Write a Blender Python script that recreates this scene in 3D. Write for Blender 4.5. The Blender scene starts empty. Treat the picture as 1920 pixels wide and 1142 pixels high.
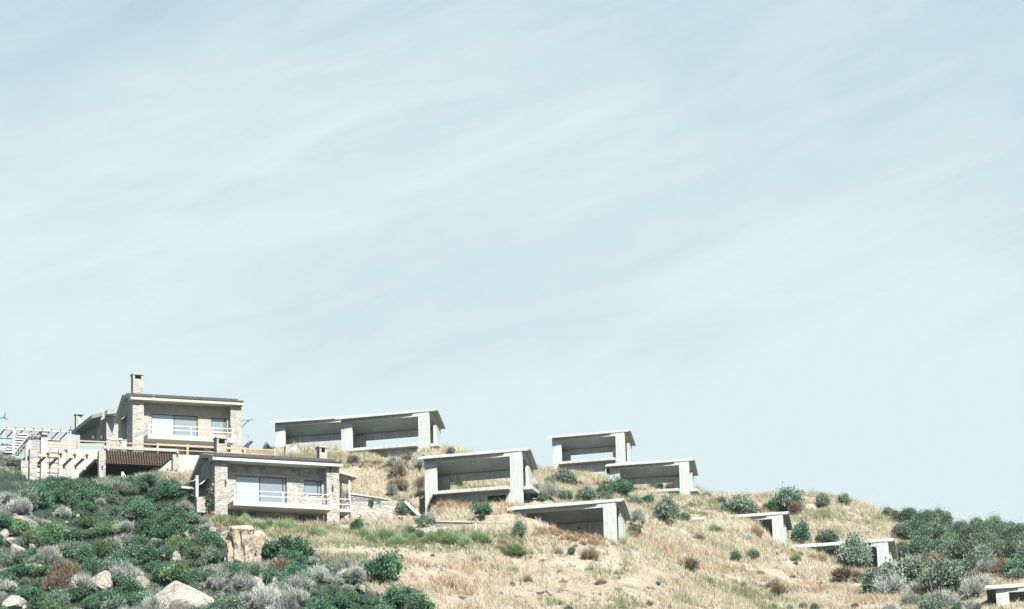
import bpy, math, random
import numpy as np
from mathutils import Matrix, Vector
random.seed(7); RNG = np.random.default_rng(11)
scn = bpy.context.scene
COL = scn.collection
R = math.radians

# ------------------------------------------------------------------ camera
FPX, PITCH, ROLL = 5800.04, 0.25663185, 0.02715573      # focal length in photo pixels, radians
cp, sp, cr, sr = math.cos(PITCH), math.sin(PITCH), math.cos(ROLL), math.sin(ROLL)
right0, up0, fwd = Vector((1, 0, 0)), Vector((0, -sp, cp)), Vector((0, cp, sp))
cx_, cy_ = right0 * cr - up0 * sr, right0 * sr + up0 * cr
cam = bpy.data.objects.new('camera', bpy.data.cameras.new('camera')); COL.objects.link(cam)
m = Matrix.Identity(4)
for i in range(3):
    m[i][0], m[i][1], m[i][2] = cx_[i], cy_[i], -fwd[i]
cam.matrix_world = m
cam.data.sensor_width = 36; cam.data.lens = 36 * FPX / 1920
cam.data.clip_start = 1; cam.data.clip_end = 20000
scn.camera = cam

# ------------------------------------------------------------------ sun, sky, exposure
SUN_AZ, SUN_EL = R(22), R(47)                           # azimuth to the right of straight behind the camera
S = Vector((math.sin(SUN_AZ) * math.cos(SUN_EL), -math.cos(SUN_AZ) * math.cos(SUN_EL), math.sin(SUN_EL)))
sl = bpy.data.lights.new('sun', 'SUN'); sl.energy = 5.0; sl.angle = R(.5); sl.color = (1, .95, .87)
so = bpy.data.objects.new('sun', sl); COL.objects.link(so); so.rotation_euler = S.to_track_quat('Z', 'Y').to_euler()
scn.view_settings.view_transform = 'Standard'; scn.view_settings.look = 'None'
scn.view_settings.exposure = 1.4; scn.view_settings.gamma = 1
scn.cycles.diffuse_bounces = 1

w = bpy.data.worlds.new('World'); scn.world = w; w.use_nodes = True
nt = w.node_tree; nt.nodes.clear()
def N(t, **k):
    n = nt.nodes.new(t)
    for a, b in k.items(): setattr(n, a, b)
    return n
L = lambda a, b: nt.links.new(a, b)
out = N('ShaderNodeOutputWorld'); bg = N('ShaderNodeBackground'); bg.inputs[1].default_value = .05
sky = N('ShaderNodeTexSky', sky_type='NISHITA', sun_disc=False, sun_elevation=SUN_EL, sun_rotation=math.pi - SUN_AZ)
tc = N('ShaderNodeTexCoord'); sep = N('ShaderNodeSeparateXYZ'); L(tc.outputs['Generated'], sep.inputs[0])
def streaked(angle, scale, loc=(0, 0, 0)):
    a = N('ShaderNodeMapping'); a.inputs['Rotation'].default_value = (0, R(angle), 0); L(tc.outputs['Generated'], a.inputs[0])
    b = N('ShaderNodeMapping'); b.inputs['Scale'].default_value = scale; b.inputs['Location'].default_value = loc; L(a.outputs[0], b.inputs[0]); return b
mp = streaked(17, (7, 3, 34))
n1 = N('ShaderNodeTexNoise'); n1.inputs['Scale'].default_value = 1.5; n1.inputs['Detail'].default_value = 9; n1.inputs['Roughness'].default_value = .62; n1.inputs['Distortion'].default_value = .7
L(mp.outputs[0], n1.inputs['Vector'])
mp2 = streaked(22, (4, 3, 9), (3.1, 0, .4))
n2 = N('ShaderNodeTexNoise'); n2.inputs['Scale'].default_value = 1.6; n2.inputs['Detail'].default_value = 3
L(mp2.outputs[0], n2.inputs['Vector'])
r1 = N('ShaderNodeMapRange'); r1.inputs[1].default_value = .34; r1.inputs[2].default_value = .70; L(n1.outputs[0], r1.inputs[0])
r2 = N('ShaderNodeMapRange'); r2.inputs[1].default_value = .36; r2.inputs[2].default_value = .66; L(n2.outputs[0], r2.inputs[0])
mp3 = streaked(15, (16, 5, 120), (1.7, 0, 2.2)); n3 = N('ShaderNodeTexNoise'); n3.inputs['Scale'].default_value = 1.2; n3.inputs['Detail'].default_value = 8; n3.inputs['Roughness'].default_value = .65; n3.inputs['Distortion'].default_value = .5
L(mp3.outputs[0], n3.inputs['Vector']); r3 = N('ShaderNodeMapRange'); r3.inputs[1].default_value = .45; r3.inputs[2].default_value = .75; r3.inputs[4].default_value = .55; L(n3.outputs[0], r3.inputs[0])
wi = N('ShaderNodeMath', operation='MULTIPLY'); L(r3.outputs[0], wi.inputs[0]); L(r2.outputs[0], wi.inputs[1])
av0 = N('ShaderNodeMath', operation='ADD'); L(r1.outputs[0], av0.inputs[0]); L(wi.outputs[0], av0.inputs[1])
av = N('ShaderNodeMath', operation='ADD'); L(av0.outputs[0], av.inputs[0]); L(r2.outputs[0], av.inputs[1])
# thin high cloud is denser towards the horizon
el = N('ShaderNodeMapRange'); el.inputs[1].default_value = .20; el.inputs[2].default_value = .37; el.inputs[3].default_value = 1.12; el.inputs[4].default_value = .24
L(sep.outputs[2], el.inputs[0])
ad = N('ShaderNodeMath', operation='MULTIPLY_ADD'); L(av.outputs[0], ad.inputs[0]); ad.inputs[1].default_value = .32; L(el.outputs[0], ad.inputs[2])
ms = N('ShaderNodeMath', operation='SUBTRACT', use_clamp=True); L(ad.outputs[0], ms.inputs[0]); ms.inputs[1].default_value = .26
# the unseen veil overhead and behind the camera is thinned to deepen the shadows
ov = N('ShaderNodeMapRange'); ov.inputs[1].default_value = .38; ov.inputs[2].default_value = .62; ov.inputs[3].default_value = 1; ov.inputs[4].default_value = .0; L(sep.outputs[2], ov.inputs[0])
sd_ = N('ShaderNodeMapRange'); sd_.inputs[1].default_value = .1; sd_.inputs[2].default_value = .85; sd_.inputs[3].default_value = .0; sd_.inputs[4].default_value = 1; L(sep.outputs[1], sd_.inputs[0])
mu = N('ShaderNodeMath', operation='MULTIPLY'); L(ov.outputs[0], mu.inputs[0]); L(sd_.outputs[0], mu.inputs[1])
mf = N('ShaderNodeMath', operation='MULTIPLY'); L(ms.outputs[0], mf.inputs[0]); L(mu.outputs[0], mf.inputs[1])
veil = N('ShaderNodeMixRGB'); hz_ = N('ShaderNodeMath', operation='MULTIPLY'); L(mu.outputs[0], hz_.inputs[0]); hz_.inputs[1].default_value = .85
milk = N('ShaderNodeMixRGB'); L(hz_.outputs[0], milk.inputs[0]); L(sky.outputs[0], milk.inputs[1]); milk.inputs[2].default_value = (3.65, 4.95, 5.35, 1)
L(mf.outputs[0], veil.inputs[0]); L(milk.outputs[0], veil.inputs[1]); veil.inputs[2].default_value = (5.6, 6.62, 6.9, 1)
L(veil.outputs[0], bg.inputs[0]); L(bg.outputs[0], out.inputs[0])

# ------------------------------------------------------------------ pixel <-> world helpers (photo pixels, 1920x1142)
def ray(px, py):
    u, v = px - 960, py - 571
    a, b = u * cr - v * sr, u * sr + v * cr
    return np.array([a, FPX * cp + b * sp, FPX * sp - b * cp])
def at(px, py, Y):
    v = ray(px, py); return v * (Y / v[1])
class Frame:                                             # a building's own axes: x along its front, y into the hill, z up
    def __init__(s, x, y, z, yaw): s.o = np.array([x, y, z], float); s.yaw = yaw; s.c = math.cos(yaw); s.s = math.sin(yaw)
    def w(s, p): return np.array([s.o[0] + p[0] * s.c - p[1] * s.s, s.o[1] + p[0] * s.s + p[1] * s.c, s.o[2] + p[2]])
    def l(s, p):
        d = np.asarray(p, float) - s.o; return np.array([d[0] * s.c + d[1] * s.s, -d[0] * s.s + d[1] * s.c, d[2]])
    def on(s, px, py, ax, val):                          # where the sight line of a pixel meets one of the frame's planes
        o = s.l((0, 0, 0)); d = s.l(ray(px, py)) - o; i = 'xyz'.index(ax); return o + d * (val - o[i]) / d[i]
WORLD = Frame(0, 0, 0, 0)
FA = Frame(-18.57, 321.93, 68.98, R(-14.7)); FZ = Frame(-28.17, 354.17, 75.99, R(-10.5)); FB = Frame(-8.96, 295.07, 58.77, R(-13.7))
FC = Frame(4.78, 399.09, 83.01, R(-14.7)); FD = Frame(11.41, 371.88, 73.39, R(-10.8)); FE = Frame(-.38, 285.24, 51.59, R(-14.2))
FG = Frame(19.61, 338.01, 60.03, R(-11.6)); FH = Frame(29.38, 324.2, 54.17, R(-12.9))
p = at(1867, 1112, 292); FI = Frame(p[0], 292, p[2] - 2.97, R(-12))
J = Frame(-28.03, 281.75, 55.69, .3891); K = Frame(-41.49, 327.55, 72.365, .3558)

# ------------------------------------------------------------------ mesh helpers
class MB:
    def __init__(s): s.v = []; s.f = []; s.sm = []
    def add(s, vs, fs, smooth=False):
        n = len(s.v); s.v += [tuple(map(float, q)) for q in vs]; s.f += [tuple(i + n for i in f) for f in fs]; s.sm += [smooth] * len(fs); return s
    def box(s, x0, x1, y0, y1, z0, z1):
        vs = [(x, y, z) for z in (z0, z1) for y in (y0, y1) for x in (x0, x1)]
        return s.add(vs, [(0, 2, 3, 1), (4, 5, 7, 6), (0, 1, 5, 4), (2, 6, 7, 3), (0, 4, 6, 2), (1, 3, 7, 5)])
    def ext(s, poly, d):                                  # polygon (3D points) pushed along vector d
        n = len(poly); vs = [tuple(q) for q in poly] + [tuple(np.add(q, d)) for q in poly]
        return s.add(vs, [tuple(range(n - 1, -1, -1)), tuple(range(n, 2 * n))] + [(i, (i + 1) % n, n + (i + 1) % n, n + i) for i in range(n)])
    def bar(s, a, b, wd, ht=None, up=(0, 0, 1)):
        ht = ht or wd; a, b = Vector(a), Vector(b); d = (b - a).normalized(); u = Vector(up)
        if abs(d.dot(u)) > .95: u = Vector((0, 1, 0))
        x = d.cross(u).normalized(); y = x.cross(d).normalized(); vs = []
        for q in (a, b):
            for i, j in ((-1, -1), (1, -1), (1, 1), (-1, 1)): vs.append(q + x * (i * wd / 2) + y * (j * ht / 2))
        return s.add(vs, [(0, 3, 2, 1), (4, 5, 6, 7), (0, 1, 5, 4), (1, 2, 6, 5), (2, 3, 7, 6), (3, 0, 4, 7)])
    def tube(s, pts, rad, n=8):
        rad = rad if hasattr(rad, '__len__') else [rad] * len(pts); vs = []; fs = []
        for k, q in enumerate(pts):
            a = Vector(pts[max(k - 1, 0)]); b = Vector(pts[min(k + 1, len(pts) - 1)]); d = (b - a).normalized()
            x = d.cross(Vector((0, 0, 1)) if abs(d.z) < .9 else Vector((0, 1, 0))).normalized(); y = x.cross(d)
            for i in range(n):
                t = 2 * math.pi * i / n; vs.append(Vector(q) + (x * math.cos(t) + y * math.sin(t)) * rad[k])
        for k in range(len(pts) - 1):
            for i in range(n): fs.append((k * n + i, k * n + (i + 1) % n, (k + 1) * n + (i + 1) % n, (k + 1) * n + i))
        fs += [tuple(range(n - 1, -1, -1)), tuple(range((len(pts) - 1) * n, len(pts) * n))]
        return s.add(vs, fs, True)
    def build(s, name, mat, parent=None, bevel=0):
        off = np.array(parent.get('_o', (0, 0, 0)) if parent else (0, 0, 0))
        me = bpy.data.meshes.new(name); me.from_pydata([tuple(np.array(q) - off) for q in s.v], [], s.f); me.materials.append(mat)
        me.polygons.foreach_set('use_smooth', s.sm); me.update()
        o = bpy.data.objects.new(name, me); COL.objects.link(o)
        if parent: o.parent = parent; o['_o'] = tuple(map(float, off))
        if bevel:
            b = o.modifiers.new('bevel', 'BEVEL'); b.width = bevel; b.segments = 1; b.limit_method = 'ANGLE'
        return o
def box(*a): return MB().box(*a)
def tag(o, label=None, cat=None, group=None, kind=None):
    for k, v in (('label', label), ('category', cat), ('group', group), ('kind', kind)):
        if v: o[k] = v
    return o
def thing(name, frame, org, label, cat, group=None):      # an Empty at the thing's base; children are written in the frame's own axes
    o = bpy.data.objects.new(name, None); COL.objects.link(o); o.empty_display_size = .3
    o.location = frame.w(org); o.rotation_euler = (0, 0, frame.yaw); o['_o'] = tuple(map(float, org))
    return tag(o, label, cat, group)

# ------------------------------------------------------------------ materials
def newmat(name):
    mt = bpy.data.materials.new(name); mt.use_nodes = True; n = mt.node_tree; b = n.nodes['Principled BSDF']; return mt, n, b
def nd(n, t, ins={}, **k):
    x = n.nodes.new(t)
    for a, b in k.items(): setattr(x, a, b)
    for a, b in ins.items():
        if hasattr(b, 'is_linked') or b.__class__.__name__.startswith('NodeSocket'): n.links.new(b, x.inputs[a])
        else: x.inputs[a].default_value = b
    return x
def ramp(n, src, stops):
    r = n.nodes.new('ShaderNodeValToRGB'); e = r.color_ramp.elements
    while len(e) < len(stops): e.new(.5)
    for q, (p_, c) in zip(e, stops): q.position = p_; q.color = (*c, 1) if len(c) == 3 else c
    n.links.new(src, r.inputs[0]); return r.outputs[0]
def mix(n, fac, a, b, mode='MIX'):
    x = n.nodes.new('ShaderNodeMixRGB'); x.blend_type = mode
    for i, q in enumerate((fac, a, b)):
        if hasattr(q, 'is_linked'): n.links.new(q, x.inputs[i])
        elif isinstance(q, (int, float)): x.inputs[i].default_value = q
        else: x.inputs[i].default_value = (*q, 1)
    return x.outputs[0]
def coord(n, scale=(1, 1, 1), rot=(0, 0, 0), kind='Object'):
    t = nd(n, 'ShaderNodeTexCoord'); return nd(n, 'ShaderNodeMapping', {0: t.outputs[kind], 'Scale': scale, 'Rotation': rot}).outputs[0]
def noise(n, vec, scale, detail=4, rough=.55): return nd(n, 'ShaderNodeTexNoise', {'Vector': vec, 'Scale': scale, 'Detail': detail, 'Roughness': rough}).outputs[0]
def bump(n, b, h, strength, dist=.05): n.links.new(nd(n, 'ShaderNodeBump', {'Height': h, 'Strength': strength, 'Distance': dist}).outputs[0], b.inputs['Normal'])

def concrete(name, base, board=True):
    mt, n, b = newmat(name)
    big = noise(n, coord(n), .7, 5, .6); streak = noise(n, coord(n, (5, 5, .35)), 1.6, 5, .6); fine = noise(n, coord(n), 9, 4)
    c = mix(n, ramp(n, big, [(.3, (0, 0, 0)), (.72, (1, 1, 1))]), tuple(x * .8 for x in base), tuple(min(1, x * 1.12) for x in base))
    c = mix(n, ramp(n, streak, [(.40, (0, 0, 0)), (.68, (.85, .85, .85))]), c, tuple(x * .48 for x in base))
    c = mix(n, ramp(n, fine, [(.55, (0, 0, 0)), (.8, (.5, .5, .5))]), c, tuple(x * .6 for x in base))
    if board:
        wv = nd(n, 'ShaderNodeTexWave', {'Vector': coord(n, (1, 1, .02)), 'Scale': 2.1, 'Distortion': .4, 'Detail': 1}, wave_type='BANDS', bands_direction='X').outputs[0]
        c = mix(n, ramp(n, wv, [(0, (.55, .55, .55)), (.14, (0, 0, 0))]), c, tuple(x * .62 for x in base))
        jn = nd(n, 'ShaderNodeTexWave', {'Vector': coord(n), 'Scale': .32, 'Distortion': .15}, wave_type='BANDS', bands_direction='Z').outputs[0]; c = mix(n, ramp(n, jn, [(0, (.35, .35, .35)), (.03, (0, 0, 0))]), c, tuple(x * .5 for x in base))
        bump(n, b, wv, .25, .02)
    n.links.new(c, b.inputs['Base Color']); b.inputs['Roughness'].default_value = .9; return mt
def stone(name, stops, mortar, scale=2.6, dark=0):
    mt, n, b = newmat(name)
    wob = nd(n, 'ShaderNodeTexNoise', {'Vector': coord(n), 'Scale': 2.5, 'Detail': 2})
    v = nd(n, 'ShaderNodeVectorMath', {0: coord(n, (1, 1, 1.6)), 1: mix(n, 1., (0, 0, 0), wob.outputs['Color'])}, operation='ADD').outputs[0]
    v1 = nd(n, 'ShaderNodeTexVoronoi', {'Vector': v, 'Scale': scale}); v2 = nd(n, 'ShaderNodeTexVoronoi', {'Vector': v, 'Scale': scale}, feature='DISTANCE_TO_EDGE')
    sp_ = nd(n, 'ShaderNodeSeparateColor', {0: v1.outputs['Color']})
    c = ramp(n, sp_.outputs[0], stops); c = mix(n, .35, c, ramp(n, noise(n, coord(n), 7, 5), [(.25, (.25, .24, .22)), (.75, (.75, .72, .66))]))
    e = ramp(n, v2.outputs['Distance'], [(.02, (1, 1, 1)), (.07, (0, 0, 0))])
    c = mix(n, e, c, mortar); n.links.new(c, b.inputs['Base Color']); b.inputs['Roughness'].default_value = .92
    bump(n, b, ramp(n, v2.outputs['Distance'], [(.0, (0, 0, 0)), (.15, (1, 1, 1))]), .7, .08); return mt
def plain(name, c, rough=.6, metal=0, var=.12, sc=2):
    mt, n, b = newmat(name)
    q = noise(n, coord(n), sc, 5, .6)
    n.links.new(mix(n, ramp(n, q, [(.3, (0, 0, 0)), (.7, (1, 1, 1))]), tuple(x * (1 - var) for x in c), tuple(min(1, x * (1 + var)) for x in c)), b.inputs['Base Color'])
    b.inputs['Roughness'].default_value = rough; b.inputs['Metallic'].default_value = metal; return mt
def wood(name, c1, c2):
    mt, n, b = newmat(name); q = noise(n, coord(n, (.6, 6, 6)), 2, 4)
    n.links.new(ramp(n, q, [(.3, c1), (.7, c2)]), b.inputs['Base Color']); b.inputs['Roughness'].default_value = .75; return mt
def leaf(name, c1, c2, tr=.2, rough=.65):
    mt, n, b = newmat(name)
    a = nd(n, 'ShaderNodeAttribute', attribute_name='v'); oi = nd(n, 'ShaderNodeObjectInfo')
    c = mix(n, a.outputs['Fac'], c1, c2); hsv = nd(n, 'ShaderNodeHueSaturation', {'Color': c})
    n.links.new(nd(n, 'ShaderNodeMapRange', {0: oi.outputs['Random'], 3: .75, 4: 1.3}).outputs[0], hsv.inputs['Value'])
    n.links.new(nd(n, 'ShaderNodeMapRange', {0: oi.outputs['Random'], 3: .485, 4: .515}).outputs[0], hsv.inputs['Hue'])
    n.links.new(hsv.outputs[0], b.inputs['Base Color']); b.inputs['Roughness'].default_value = rough
    t = nd(n, 'ShaderNodeBsdfTranslucent', {'Color': hsv.outputs[0]}); mx = nd(n, 'ShaderNodeMixShader', {0: tr, 1: b.outputs[0], 2: t.outputs[0]})
    n.links.new(mx.outputs[0], n.nodes['Material Output'].inputs[0]); return mt
M = {}
M['concrete'] = concrete('bare_concrete', (.41, .45, .435))
M['wallconc'] = concrete('wall_concrete', (.40, .42, .39))
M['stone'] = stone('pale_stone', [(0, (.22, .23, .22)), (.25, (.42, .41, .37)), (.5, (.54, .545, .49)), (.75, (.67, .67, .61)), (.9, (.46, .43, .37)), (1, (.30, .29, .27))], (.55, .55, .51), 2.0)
M['rubble'] = stone('dark_rubble', [(0, (.10, .11, .11)), (.4, (.22, .22, .21)), (.8, (.36, .34, .32)), (1, (.26, .2, .17))], (.2, .2, .19), 3.2)
M['shade_stone'] = stone('shaded_pale_stone', [(0, (.10, .13, .14)), (.35, (.24, .27, .27)), (.7, (.44, .46, .44)), (.9, (.60, .58, .52)), (1, (.2, .19, .17))], (.36, .39, .38), 2.0)  # pale stone darkened: the shade of the side walls is put into the colour
M['cream'] = plain('cream_render', (.54, .525, .45), .85)
M['beige'] = plain('beige_render', (.46, .44, .375), .9)
M['greyw'] = plain('pale_grey_render', (.50, .54, .50), .85)
M['white'] = plain('white_paint', (.62, .66, .65), .5, var=.06)
M['grey'] = plain('grey_paint', (.30, .32, .32), .6)
M['dark'] = plain('dark_metal', (.04, .05, .055), .5)
M['oak'] = wood('orange_timber', (.40, .29, .21), (.52, .40, .30))
M['ltim'] = wood('pale_timber', (.50, .40, .27), (.62, .52, .38))
M['brown'] = wood('dark_brown_timber', (.07, .045, .032), (.14, .095, .065))
M['weath'] = wood('weathered_timber', (.30, .29, .27), (.46, .45, .42))
M['tile'] = plain('roof_tile', (.10, .095, .09), .9, var=.4, sc=4)
M['shut'] = plain('teal_shutter', (.07, .14, .17), .6)
M['black'] = plain('interior_shade', (.015, .018, .02), .9)
M['pink'] = plain('pink_flower', (.75, .30, .32), .7)
def pane(name, c):
    mt, n, b = newmat(name); q = nd(n, 'ShaderNodeTexWave', {'Vector': coord(n, (1, 1, .05)), 'Scale': 3., 'Distortion': .6}, bands_direction='X').outputs[0]
    n.links.new(mix(n, q, c, tuple(x * .9 for x in c)), b.inputs['Base Color']); b.inputs['Roughness'].default_value = .35; b.inputs['Coat Weight'].default_value = 1.; b.inputs['Coat Roughness'].default_value = .03; return mt
M['curtain'] = pane('curtained_glass', (.38, .48, .58)); M['blind'] = pane('shaded_glass', (.22, .27, .30)); M['glass'] = pane('dark_glass', (.03, .05, .06))
# ground
def ground_mat():
    mt, n, b = newmat('hillside_soil'); v = coord(n)
    a = noise(n, v, .18, 6, .6); f = noise(n, v, 2.2, 6, .7)
    c = ramp(n, a, [(.3, (.42, .36, .27)), (.5, (.56, .50, .40)), (.7, (.70, .66, .57))])
    c = mix(n, ramp(n, f, [(.35, (.8, .8, .8)), (.6, (0, 0, 0))]), c, (.27, .22, .15))
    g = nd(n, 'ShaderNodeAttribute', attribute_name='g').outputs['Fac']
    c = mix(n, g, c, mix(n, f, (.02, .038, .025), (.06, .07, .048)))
    n.links.new(c, b.inputs['Base Color']); b.inputs['Roughness'].default_value = 1; bump(n, b, f, .8, .3); return mt
M['ground'] = ground_mat()
def rock_mat():
    mt, n, b = newmat('pale_rock'); v = coord(n); a = noise(n, v, 1.2, 8, .7); f = noise(n, v, 6, 5, .6)
    c = ramp(n, a, [(.3, (.22, .19, .15)), (.42, (.48, .44, .38)), (.55, (.66, .62, .55)), (.7, (.76, .74, .69))]); c = mix(n, ramp(n, f, [(.34, (.7, .7, .7)), (.5, (0, 0, 0))]), c, (.22, .20, .16))
    cr_ = nd(n, 'ShaderNodeTexVoronoi', {'Vector': mix(n, .25, v, nd(n, 'ShaderNodeTexNoise', {'Vector': v, 'Scale': 2.}).outputs['Color']), 'Scale': 2.2}, feature='DISTANCE_TO_EDGE').outputs['Distance']
    c = mix(n, ramp(n, cr_, [(.0, (.85, .85, .85)), (.035, (0, 0, 0))]), c, (.10, .09, .07))
    n.links.new(c, b.inputs['Base Color']); b.inputs['Roughness'].default_value = .95; bump(n, b, a, .7, .3); return mt
M['rock'] = rock_mat()
KIND = {
 'green': leaf('mastic_leaves', (.030, .100, .055), (.110, .240, .125)),
 'olive': leaf('grey_green_leaves', (.070, .125, .085), (.26, .35, .26)),
 'silver': leaf('silver_twigs', (.16, .20, .175), (.62, .66, .60), .2),
 'broom': leaf('fresh_green_stems', (.16, .29, .12), (.42, .56, .30), .35),
 'lime': leaf('yellow_green_leaves', (.065, .14, .06), (.20, .31, .14)),
 'brown': leaf('brown_twigs', (.11, .085, .055), (.28, .21, .14), .1),
 'straw': leaf('straw_stems', (.32, .25, .16), (.58, .48, .34), .25),
 'rust': leaf('rust_stems', (.34, .19, .11), (.58, .36, .24), .25),
 'pine': leaf('tree_leaves', (.025, .070, .042), (.22, .31, .20))}

# ------------------------------------------------------------------ hillside
CTRL = []
def cpx(px, py, Y): CTRL.append(tuple(at(px, py, Y)))
for q in [(0,852,326),(20,852,324),(70,905,306),(0,905,300),(0,1000,276),(0,1142,252),(150,905,300),(200,1000,278),(200,1142,252),(330,915,297),(300,960,288),
          (375,975,279.5),(404,972,280.5),(400,1060,266),(400,1142,252),(500,992,279),(560,1030,270),(620,996,281),(600,1142,252),(700,1060,266),(700,992,282),(780,1142,254),
          (640,962,288),(700,950,295),(760,962,291),(650,925,303),(750,925,303),(820,985,284),(957,998,281),(797,930,296.5),(870,940,294),(950,950,293),(1008,932,297),(900,975,287),
          (1060,1000,283),(1175,1003,288),(1000,1050,276),(1130,1142,262),(900,1142,258),(1080,935,330),(1000,935,310),(1100,975,300),(1200,960,330),
          (642,862,322),(700,862,321),(783,850,320.5),(835,846,322),(700,895,309),(780,890,310),(600,847,350),(525,850,352),(660,846,352),
          (1040,888,400),(1145,900,388),(1100,905,372),(1150,925,365),(1200,930,362),(1275,942,370.5),(1318,932,370),(1250,980,340),(1300,990,335),
          (1350,1040,318),(1700,1060,326),(1560,1142,296),(1350,1142,285),(1250,1060,300),(1750,1142,296),(1870,1142,290),(1920,1080,300),(1800,1080,312),
          (1320,921,384),(1400,946,378),(1450,944,376),(1540,931,374),(1600,944,370),(1650,962,366),(1720,1000,356),(1800,1012,350),(1850,1010,348),(1920,1030,342),(1550,1005,347),(1640,1010,342),(1500,1018,345),
          (1010,884,392),(1060,888,408)]: cpx(*q)
for (px, py, Y), dz in [((0,852,370),-6),((200,840,372),-4),((450,830,375),-2),((600,847,385),-8),((760,846,372),-7),((840,846,366),-4),((900,870,378),-3),((1010,884,430),-8),((1150,890,435),-12),((1320,921,425),-10),((1540,931,415),-10),((1720,985,400),-10),((1920,1020,390),-10),
                        ((0,852,440),-30),((960,850,480),-34),((1920,950,460),-40)]:
    q = at(px, py, Y); CTRL.append((q[0], q[1], q[2] + dz))
for x, y in ((-12, 8), (-4, 4), (4, 4), (12, 4), (16, 0), (16, 8), (4, 12)):
    q = K.w((x, y, -3.6)); CTRL.append(tuple(q))
q = FA.w((8, 5, -1.2)); CTRL.append(tuple(q)); q = FC.w((5, 5, -1.8)); CTRL.append(tuple(q))
q = FB.w((5, 7, .9)); CTRL.append(tuple(q)); q = FD.w((7, 7, .7)); CTRL.append(tuple(q))
for F_, pl in ((FE, [(950,962),(970,966),(994,975),(1020,984),(1045,993),(1075,1000),(1110,1004),(1135,1010)]), (FG, [(1345,968),(1380,977),(1405,981),(1425,986),(1440,1002),(1455,1020),(1475,1026)]), (FH, [(1480,1030),(1510,1034),(1540,1043),(1570,1052),(1610,1064),(1650,1068)])):
    for a_, b_ in pl: CTRL.append(tuple(F_.w(F_.on(a_, b_, 'y', -.75)))); CTRL.append(tuple(at(a_ - 12, b_ + 12, F_.w(F_.on(a_, b_, 'y', -4))[1])))
    q = F_.w((0, 2, 3.1)); CTRL.append(tuple(q)); q = F_.w((-1.2, 1.5, 3.0)); CTRL.append(tuple(q)); q = F_.w((3, 6, 3.2)); CTRL.append(tuple(q)); q = F_.w((8.5, 6, 1.6)); CTRL.append(tuple(q))
CT = np.array(CTRL); P2 = CT[:, :2] / 50.; PZ = CT[:, 2]
def phi(r2): return .5 * r2 * np.log(r2 + 1e-9)
def dist2(a, b): return ((a[:, None, :] - b[None, :, :]) ** 2).sum(2)
n_ = len(P2); A_ = np.zeros((n_ + 3, n_ + 3)); A_[:n_, :n_] = phi(dist2(P2, P2)) + np.eye(n_) * .0003; A_[:n_, n_] = 1; A_[:n_, n_ + 1:] = P2; A_[n_, :n_] = 1; A_[n_ + 1:, :n_] = P2.T
WT = np.linalg.solve(A_, np.concatenate([PZ, np.zeros(3)]))
def lat_noise(x, y, s, seed):
    r = np.random.default_rng(seed).random((64, 64)); u, v = x / s, y / s; i, j = np.floor(u).astype(int), np.floor(v).astype(int); fu, fv = u - i, v - j
    fu, fv = fu * fu * (3 - 2 * fu), fv * fv * (3 - 2 * fv); g = lambda a, b: r[a % 64, b % 64]
    return (g(i, j) * (1 - fu) + g(i + 1, j) * fu) * (1 - fv) + (g(i, j + 1) * (1 - fu) + g(i + 1, j + 1) * fu) * fv - .5
CLAMP = [(FA, -.2, 10.2, .25, 4.6, -.7), (FB, 1.3, 8.5, .25, 4.8, -.75), (FB, 8.5, 10.9, .5, 4.8, -.75), (FC, .2, 9.6, .3, 4.4, -.6), (FD, .2, 10.6, .3, 4.6, -.7), (FZ, -.2, 10, .3, 4.6, -.8),
         (FE, .2, 9.6, .35, 4.1, -.6), (FG, .2, 9.6, .35, 4.1, -.6), (FH, .2, 9.6, .35, 4.1, -.6), (FI, .2, 9.6, .35, 4.1, -.6),
         (J, 0, 12.2, -2, 7.5, -1.7), (K, -13, 17, -7, 9, -3.6), (K, -14.5, 3.2, -21, -6.9, -9.0), (J, 12, 15.2, 0, 6, -1.2)]
DIG = [(K, 3.0, 9.5, -17, -6.9, -8.4), (J, 1.2, 12, -4, 0, -1.95), (J, 12.2, 23, -.3, 3.8, -1.25), (J, 12.2, 23, 3.8, 6.5, -.8), (J, 2, 11, -5, -3.2, -2.4), (J, 11, 21, -3, -.6, -1.95), (WORLD, -8, -.5, 281.4, 283.5, 52.2), (WORLD, -9.6, -1.5, 279, 281.5, 51.5)]
def height(x, y):
    x = np.asarray(x, float).ravel(); y = np.asarray(y, float).ravel(); z = np.empty_like(x)
    for k in range(0, len(x), 20000):
        q = np.stack([x[k:k + 20000], y[k:k + 20000]], 1) / 50.
        z[k:k + 20000] = phi(dist2(q, P2)) @ WT[:n_] + WT[n_] + q @ WT[n_ + 1:]
    # towards the camera the hill runs out to the beach, behind and beside it it falls away
    zf = at(960, 1142, 1)[2]; base = np.clip((y - 95) * .255, -1.7, 75) - np.clip(y - 420, 0, 1e9) * .25
    base = np.maximum(base, -1.7)
    def ss(a, b, t): t = np.clip((t - a) / (b - a), 0, 1); return t * t * (3 - 2 * t)
    wgt = ss(215, 250, y) * (1 - ss(440, 520, y)) * ss(-95, -62, x) * (1 - ss(66, 100, x))
    z = z * wgt + base * (1 - wgt)
    amp = ss(120, 200, y)
    z += amp * (lat_noise(x, y, 6, 1) * .6 + lat_noise(x, y, 2.2, 2) * .6 + lat_noise(x, y, .9, 3) * .25)
    for F_, x0, x1, y0, y1, zz in CLAMP + DIG:
        dx, dy = x - F_.o[0], y - F_.o[1]; lx, ly = dx * F_.c + dy * F_.s, -dx * F_.s + dy * F_.c
        ins = (lx > x0) & (lx < x1) & (ly > y0) & (ly < y1); z = np.where(ins, np.minimum(z, F_.o[2] + zz), z)
    return z
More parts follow.
